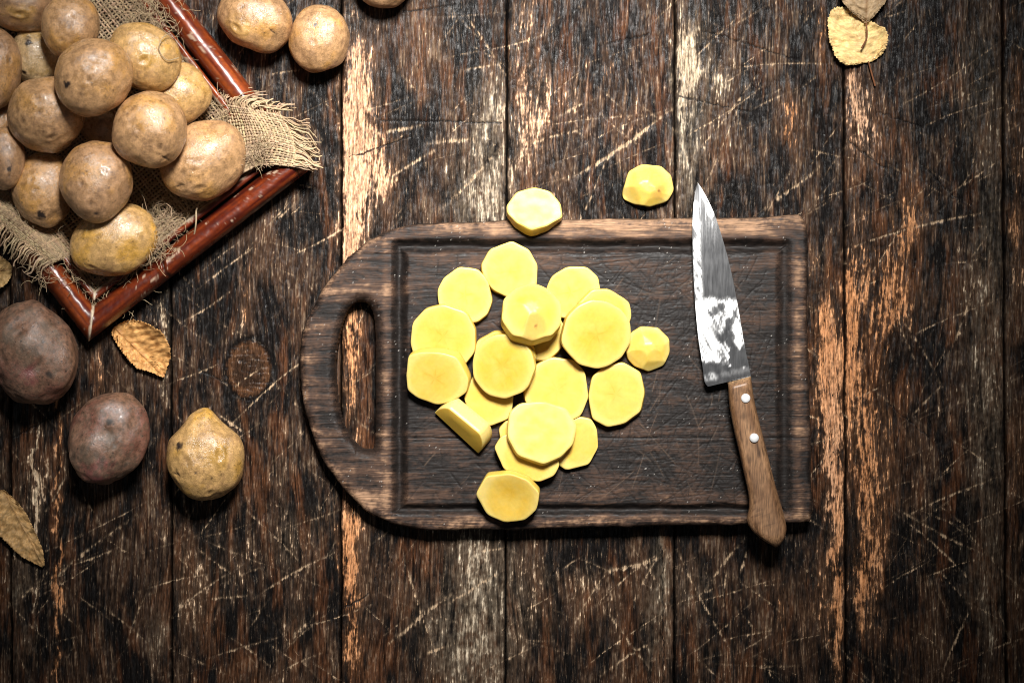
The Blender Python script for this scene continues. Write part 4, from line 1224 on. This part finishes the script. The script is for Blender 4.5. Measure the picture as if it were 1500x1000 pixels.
PAL = {
    'tan': dict(base=(.50, .285, .132), alt=(.53, .275, .080), net=(.30, .165, .080), rough=.30),
    'gold': dict(base=(.56, .335, .125), alt=(.56, .305, .060), net=(.38, .215, .09), rough=.27),
    'russet': dict(base=(.435, .245, .122), alt=(.47, .245, .080), net=(.235, .130, .066), rough=.34),
    'pale': dict(base=(.54, .375, .19), alt=(.48, .29, .09), net=(.34, .21, .105), rough=.30),
    'purple': dict(base=(.235, .124, .076), alt=(.225, .092, .062), net=(.066, .043, .028), rough=.42),
}
def potato_mesh(rx, ry, rz, seed, pal, bump=1.0, eyes=6, pear=0.0, marks=()):
    """half sizes in metres, long axes x, y; marks: (dx, dy, size, kind) on the face seen from above, in half sizes"""
    P = PAL[pal]
    n = ICO_V
    r = np.random.default_rng(seed)
    f = 1 + .115 * bump * fbm3(n * 1.15 + seed * 3.1, 2, seed) + .026 * bump * fbm3(n * 2.7 + seed, 2, seed + 1) + .006 * fbm3(n * 8 + seed, 2, seed + 2)
    dirs, deps = [], []
    for k in range(eyes):
        a = r.uniform(0, 2 * np.pi); e = r.uniform(.1, .95)
        dirs.append((math.cos(a) * e, math.sin(a) * e, math.sqrt(1 - e * e))); deps.append(r.uniform(.5, 1))
    for (dx, dy, sz, kd) in marks:
        e2 = min(.98, dx * dx + dy * dy)
        dirs.append((dx, dy, math.sqrt(1 - e2))); deps.append(0 if kd in ('spot', 'pink') else sz * 5)
    c = np.tile(np.array(P['base']), (len(n), 1))
    w1 = fbm3(n * 1.6 + seed * 1.3, 3, seed + 3); w2 = fbm3(n * 5 + seed, 3, seed + 4); w3 = fbm3(n * 16 + seed, 2, seed + 5); w4 = fbm3(n * 34 + seed, 2, seed + 6)
    c = mixc(c, P['alt'], sstep(.0, .55, w1 + .35 * w2))
    c = mixc(c, P['net'], np.clip(sstep(-.05, .5, -w1 + .5 * w2) * (.55 + .8 * w3) + .35 * w3 + .2 * w4, 0, .9))
    c = mixc(c, np.array(P['base']) * 1.35, sstep(.25, .6, w4 + .5 * w3) * .45)
    w5 = fbm3(n * 60 + seed, 2, seed + 7)
    c = mixc(c, P['net'], sstep(.25, .6, np.abs(w5) + .4 * w4 - .2 * w1) * .35)
    if pal == 'purple':
        c = mixc(c, P['net'], sstep(-.1, .5, w4 + .7 * w3 + .3 * w5) * .6)
        c = mixc(c, (.20, .135, .085), sstep(.0, .5, w2 + .6 * n[:, 2] - .35 + .5 * w4) * .4)
    rough = np.clip(P['rough'] + .14 * w2 + .08 * w3 + .1 * np.clip(-w1, 0, 1), .2, .8)
    # specks of soil and lenticels
    sp = sstep(.45, .62, fbm3(n * 24 + 5.5 * seed, 2, seed + 8)) * sstep(-.2, .4, w1 + w2)
    c = mixc(c, (.05, .03, .018), sp * .75)
    for d, dep in zip(dirs, deps):
        d = np.array(d); d /= np.linalg.norm(d)
        g = np.arccos(np.clip(n @ d, -1, 1))
        ta = np.cross((0, 0, 1.0), d); ta /= np.linalg.norm(ta) + 1e-9
        el = np.hypot(g, .0) * (1 + .7 * np.abs((n - d) @ np.cross(d, ta)) / (g + .03))
        f -= dep * (.019 * np.exp(-(el / .13) ** 2) - .012 * np.exp(-((el - .2) / .09) ** 2))
        if dep:
            c = mixc(c, (.06, .035, .018), np.exp(-(el / .042) ** 2) * .75 * min(1, dep))
            c = mixc(c, np.array(P['net']) * .8, np.exp(-(el / .11) ** 2) * .5 * min(1, dep))
    for (dx, dy, sz, kd) in marks:
        e2 = min(.98, dx * dx + dy * dy)
        d = np.array((dx, dy, math.sqrt(1 - e2)))
        g = np.arccos(np.clip(n @ d, -1, 1))
        if kd == 'spot':
            c = mixc(c, (.035, .022, .016), sstep(1.0, .35, g / sz + .75 * w2 + .6 * w3))
        elif kd == 'pink':
            c = mixc(c, (.25, .062, .066), sstep(1.0, .0, g / sz + .9 * w2 + .4 * w3) * .65)
        elif kd == 'gold':
            c = mixc(c, (.56, .315, .06), sstep(1.0, .2, g / sz + .6 * w2) * .55)
        elif kd == 'cut':
            q = np.abs((n - d) @ np.array([.35, .94, 0])) / .02 + np.abs((n - d) @ np.array([.94, -.35, 0])) / sz
            c = mixc(c, (.03, .018, .012), sstep(1.5, .6, q + w3 * .8))
            f -= .02 * sstep(1.8, .2, q)
    V = n * f[:, None]
    if pear:
        y = V[:, 1]
        k = 1 - pear * 1.25 * sstep(.38, 1.0, y)
        V[:, 0] *= k; V[:, 2] *= k
        V[:, 1] += pear * .30 * sstep(.62, 1.0, y)
    V = V * np.array([rx, ry, rz])
    return V, ICO_F, c, rough

# cx, cy, half w, half h (px), rotation deg (photo, clockwise), height factor, palette, eyes, marks, label ; lowest first
GP = 'potatoes heaped in the tray'
PT = [
    (150, 187, 30, 26, 20, .8, 'russet', 3, (), 'small potato deep in the gap in the middle of the heap'),
    (-2, 178, 26, 30, 0, .8, 'russet', 3, (), 'shaded potato low at the left edge of the heap'),
    (50, 84, 34, 42, -15, .8, 'pale', 4, ((-.0, .42, .22, 'spot'), (-.3, -.6, .12, 'spot')), 'pale potato with a black blotch, between three larger ones'),
    (168, 350, 65, 52, -30, .82, 'gold', 5, ((-.5, .3, .3, 'gold'),), 'yellow potato at the bottom corner of the heap with fibres on it'),
    (62, 276, 44, 54, -10, .85, 'tan', 5, ((.1, -.75, .16, 'spot'), (0, -.1, .12, 'eye')), 'brown potato near the fringed cloth at the lower left of the heap'),
    (298, 235, 66, 55, -32, .82, 'tan', 5, ((-.38, -.62, .16, 'cut'), (.05, -.1, .14, 'eye')), 'large potato with a dark gash beside the fringed corner'),
    (260, 138, 48, 44, -30, .8, 'gold', 4, ((-.1, -.3, .4, 'gold'),), 'smooth golden potato beside the right bamboo rail'),
    (208, 83, 56, 48, 25, .85, 'gold', 5, ((.2, -.2, .4, 'gold'),), 'golden potato with a thread looped over it at the upper right of the heap'),
    (8, 232, 28, 47, 0, .9, 'russet', 4, ((.45, -.35, .14, 'spot'),), 'potato cut by the left edge of the picture above the burlap fringe'),
    (-8, 104, 40, 60, 5, .9, 'russet', 4, (), 'dull brown potato cut by the left edge, beside the black blotched one'),
    (28, 4, 54, 45, 10, .9, 'russet', 4, ((.2, -.5, .5, 'gold'),), 'dark potato in the top left corner of the picture'),
    (103, 41, 42, 48, 5, .9, 'tan', 5, (), 'upright potato at the top of the heap left of the dark burlap'),
    (68, 168, 55, 56, 15, .85, 'tan', 4, ((-.0, .3, .18, 'eye'), (.05, -.05, .16, 'eye')), 'round potato with two pitted eyes at the left of the heap'),
    (142, 264, 53, 59, 0, .85, 'russet', 5, ((.0, -.62, .14, 'eye'), (.1, -.82, .12, 'spot')), 'rough skinned potato on top above the yellow one at the bottom'),
    (219, 191, 55, 57, 10, .85, 'tan', 5, ((-.42, .35, .16, 'eye'), (.5, -.75, .14, 'cut')), 'round potato lying on top in the middle of the heap'),
    (137, 112, 60, 55, -38, .85, 'tan', 5, ((-.1, -.55, .16, 'eye'), (-.5, -.3, .12, 'spot')), 'biggest netted potato lying on top of the heap at its centre'),
]
TX = np.arange(-80, 400, 3.0); TY = np.arange(-80, 430, 3.0)
TGX, TGY = np.meshgrid(TX, TY)
Ht = np.full(TGX.shape, .0105)

def ell_h(cx, cy, a, b, rot):
    t = math.radians(rot)
    dx, dy = TGX - cx, TGY - cy
    u = (dx * math.cos(t) + dy * math.sin(t)) / a; v = (-dx * math.sin(t) + dy * math.cos(t)) / b
    q = 1 - u * u - v * v
    return q > 0, np.sqrt(np.clip(q, 0, 1))

def put_potato(cx, cy, a, b, rot, zc, rzm, pal, seed, eyes, marks, label, group, **kw):
    f = (CAM_H - zc) / CAM_H
    # marks are given in picture axes (y up); turn them into the potato's own axes
    t = math.radians(-rot)
    mk2 = [(m[0] * math.cos(t) + m[1] * math.sin(t), -m[0] * math.sin(t) + m[1] * math.cos(t), m[2], m[3]) for m in marks]
    V, F, c, r = potato_mesh(a * S * f, b * S * f, rzm, seed, pal, eyes=eyes, marks=mk2, **kw)
    o = mk('potato', V, F, M_potato, None, {'tint': c, 'rough': r, 'dots': np.full(len(V), {'purple': .85, 'russet': .32, 'gold': .28}.get(pal, .34))})
    o.location = W(cx, cy, zc)
    o.rotation_euler = (0, 0, t)
    tag(o, label, 'potato', group)
    return o
for k, (cx, cy, a, b, rot, hf, pal, eyes, marks, label) in enumerate(PT):
    rzm = min(a, b) * S * hf
    ins, hh = ell_h(cx, cy, a, b, rot)
    ok = ins & (hh > .25)
    zc = max((Ht[ok] + rzm * hh[ok]).max() - .003, .0105 + rzm) if ok.any() else .03
    zc = min(zc, .085)
    Ht[ins] = np.maximum(Ht[ins], zc + rzm * hh[ins])
    put_potato(cx, cy, a, b, rot, zc, rzm, pal, 700 + 13 * k, eyes, marks, label, GP)

GO = 'loose potatoes on the planks'
put_potato(374, 28, 56, 47, 18, 46 * S * .85, 46 * S * .85, 'tan', 911, 5, ((.68, .18, .12, 'eye'), (.5, -.45, .14, 'cut'), (-.4, -.4, .5, 'gold')), 'larger of the two brown potatoes on the planks above the tray corner', GO)
put_potato(467.5, 57.5, 43, 50, 8, 42 * S * .85, 42 * S * .85, 'tan', 923, 3, ((-.1, -.2, .14, 'eye'), (-.05, .3, .1, 'spot')), 'smaller brown potato on the planks touching its bigger neighbour', GO)
put_potato(562, -26, 44, 38, 0, 38 * S * .85, 38 * S * .85, 'russet', 937, 3, (), 'brown potato barely showing at the top edge of the picture', GO)
put_potato(46, 519, 66, 78, -18, 62 * S * .85, 62 * S * .85, 'purple', 945, 6, ((.1, -.35, .3, 'pink'), (.3, .1, .1, 'eye'), (-.2, .5, .12, 'eye'), (.55, -.35, .08, 'spot'), (.45, .25, .06, 'spot')), 'big dusty purple potato at the left edge below the tray', GO, bump=1.7)
put_potato(157.5, 646, 54, 70, 22, 54 * S * .85, 54 * S * .85, 'purple', 959, 4, ((-.1, -.72, .5, 'pink'), (.38, -.08, .14, 'eye'), (.2, .45, .1, 'spot')), 'reddish purple oval potato left of the pear shaped one', GO, bump=1.9)
put_potato(300.5, 670, 56, 66, -4, 55 * S * .85, 55 * S * .85, 'gold', 968, 3, ((-.55, .28, .13, 'spot'), (.62, .22, .10, 'spot'), (-.65, -.35, .14, 'cut'), (-.1, -.3, .05, 'spot'), (.3, -.45, .05, 'spot'), (.5, .1, .4, 'gold')), 'pear shaped yellow potato on the planks left of the cutting board', GO, pear=.29)

# ------------------------------------------------------------------ leaves
def leaf(outline, rib, z0, seed, col, vein, label, stem=None, serr=1.6, curl=.004, wave=.0018, blotch=None, dens=9):
    rng = np.random.default_rng(seed)
    n = 180
    o = resample(catmull(outline, 300, True), n, True)
    ctr = o.mean(0)
    nr = o - ctr; nr /= np.linalg.norm(nr, axis=1)[:, None]
    saw = (np.arange(n) * .38 % 1.0) + .5 * perlin(np.arange(n) / 3., np.zeros(n), seed)
    o = o + nr * ((saw - .5) * serr + 1.2 * perlin(np.arange(n) / 11., np.zeros(n) + .7, seed + 1))[:, None]
    a, b = np.array(rib[0], float), np.array(rib[1], float)
    L = np.linalg.norm(b - a); d = (b - a) / L; nn_ = np.array([-d[1], d[0]])
    s = np.clip((o - a) @ d / L, .02, .98)
    root_p = a[None] + d[None] * (np.clip(s - .16, .01, .97) * L)[:, None]
    rows, cols, zs = [], [], []
    m = 16
    for q in np.linspace(0, 1, m) ** .85:
        p = root_p * (1 - q) + o * q
        al = (p - a) @ d / L; ac = (p - a) @ nn_
        ac_n = ac / (L * .35)
        vv = np.abs(((al - np.abs(ac) / L * .75) * dens) % 1.0 - .5) * 2       # 1 on a side vein
        side = sstep(.80, .97, vv + .12 * perlin(p[:, 0] / 6, p[:, 1] / 6, seed + 6))
        mid_ = np.exp(-(ac / 1.3) ** 2)
        z = z0 + curl * (ac_n ** 2) + wave * fbm(p[:, 0] / 24, p[:, 1] / 24, 2, seed + 2) + .0007 * (1 - vv) * q + .0006 * mid_ + .0012 * fbm(p[:, 0] / 8, p[:, 1] / 8, 2, seed + 8)
        c = np.tile(np.array(col), (n, 1)) * (1 + .28 * fbm(p[:, 0] / 16, p[:, 1] / 16, 3, seed + 3) + .18 * fbm(p[:, 0] / 4, p[:, 1] / 4, 2, seed + 7))[:, None]
        c = mixc(c, vein, np.clip(side * .45 + mid_ * .8, 0, 1))
        if blotch is not None:
            c = mixc(c, blotch, sstep(.12, .5, fbm(p[:, 0] / 9, p[:, 1] / 9, 3, seed + 4)) * .75)
        c = mixc(c, np.array(col) * .35, sstep(.93, 1.0, np.full(n, q)) * sstep(.0, .5, perlin(np.arange(n) / 9., np.zeros(n), seed + 5)))
        nib = sstep(.35, .6, fbm(p[:, 0] / 5, p[:, 1] / 5, 2, seed + 15)) * sstep(.72, .95, q)
        c = mixc(c, np.array(col) * .18, nib * .85)
        c = c * (1 + .35 * sstep(.25, .0, np.abs(perlin(p[:, 0] / 2.6, p[:, 1] / 2.6, seed + 16))) - .12)[:, None]
        rows.append(np.column_stack([p, np.maximum(z, .0009)])); cols.append(c)
    P = np.concatenate(rows)
    org = np.array(W(ctr[0], ctr[1], z0))
    T = np.array([W(*p) for p in P]) - org
    Bt = T - (0, 0, .00035)
    N = len(T)
    F1 = grid_faces(m, n, True); F2 = F1[:, ::-1] + N
    e = np.arange(n) + (m - 1) * n; e2 = np.roll(e, -1)
    Fe = np.stack([e, e2, e2 + N, e + N], 1)
    C = np.concatenate(cols)
    ob = mk('dry_leaf', np.concatenate([T, Bt]), [F1, F2, Fe], M_leaf, None, {'tint': np.clip(np.concatenate([C, C]), 0.01, .9)})
    ob.location = org
    tag(ob, label, 'leaf', 'fallen autumn leaves')
    if stem is not None:
        sp = catmull(stem, 24)
        V, F = tubes([np.array([W(*p) for p in sp]) - org], [S * np.linspace(1.1, 1.5, 24)], 6)
        mk('stem', V, F, M_leaf, ob, {'tint': np.tile([[.20, .075, .03]], (len(V), 1))})
    return ob

leaf([(1214, 24), (1222, 12), (1240, 12), (1262, 23), (1285, 36), (1298, 43), (1301, 60), (1295, 75), (1281, 88), (1262, 92), (1240, 95), (1226, 85), (1217, 66), (1213, 45)],
     [(1274, 92), (1238, 10)], .0022, 801, (.84, .57, .24), (.84, .60, .28), 'yellow serrated leaf lying on the planks under a tan leaf at the top', stem=[(1272, 90, .0025), (1276, 105, .002), (1282, 126, .0015)], serr=2.4, curl=.002, dens=7)
leaf([(1230, -10), (1238, 8), (1250, 20), (1260, 28), (1269, 34), (1280, 25), (1292, 10), (1302, -8), (1304, -35), (1270, -58), (1238, -38)],
     [(1269, 33), (1270, -58)], .0065, 802, (.40, .275, .15), (.28, .16, .075), 'greyish tan leaf at the top edge lying on the yellow leaf', stem=[(1269, 34, .0072), (1270, 48, .0078), (1269, 58, .0074), (1262, 71, .0062)], serr=1.6, curl=.002, dens=6)
leaf([(163, 485), (178, 474), (195, 468), (215, 474), (235, 485), (248, 505), (250, 522), (244, 540), (239, 552), (222, 545), (202, 540), (187, 526), (173, 506)],
     [(166, 478), (240, 551)], .003, 803, (.66, .35, .12), (.42, .19, .055), 'orange brown speckled leaf lying below the tray corner', serr=2.2, curl=.0085, blotch=(.36, .15, .04), dens=9)
leaf([(3, 716), (16, 726), (33, 744), (45, 765), (54, 785), (63, 808), (64, 829), (50, 825), (30, 814), (10, 795), (-4, 778), (-12, 750), (-9, 725)],
     [(3, 716), (63, 828)], .003, 804, (.50, .30, .12), (.32, .18, .07), 'dull tan leaf lying at the left edge near the bottom', serr=2.0, curl=.006, blotch=(.30, .19, .08), dens=9)
leaf([(-40, 372), (-10, 372), (8, 380), (17, 392), (14, 408), (0, 422), (-25, 426), (-45, 400)],
     [(-45, 400), (17, 394)], .003, 805, (.42, .27, .11), (.25, .14, .06), 'dark yellowish leaf half out of the picture beside the tray', serr=2.0, curl=.004, dens=6)
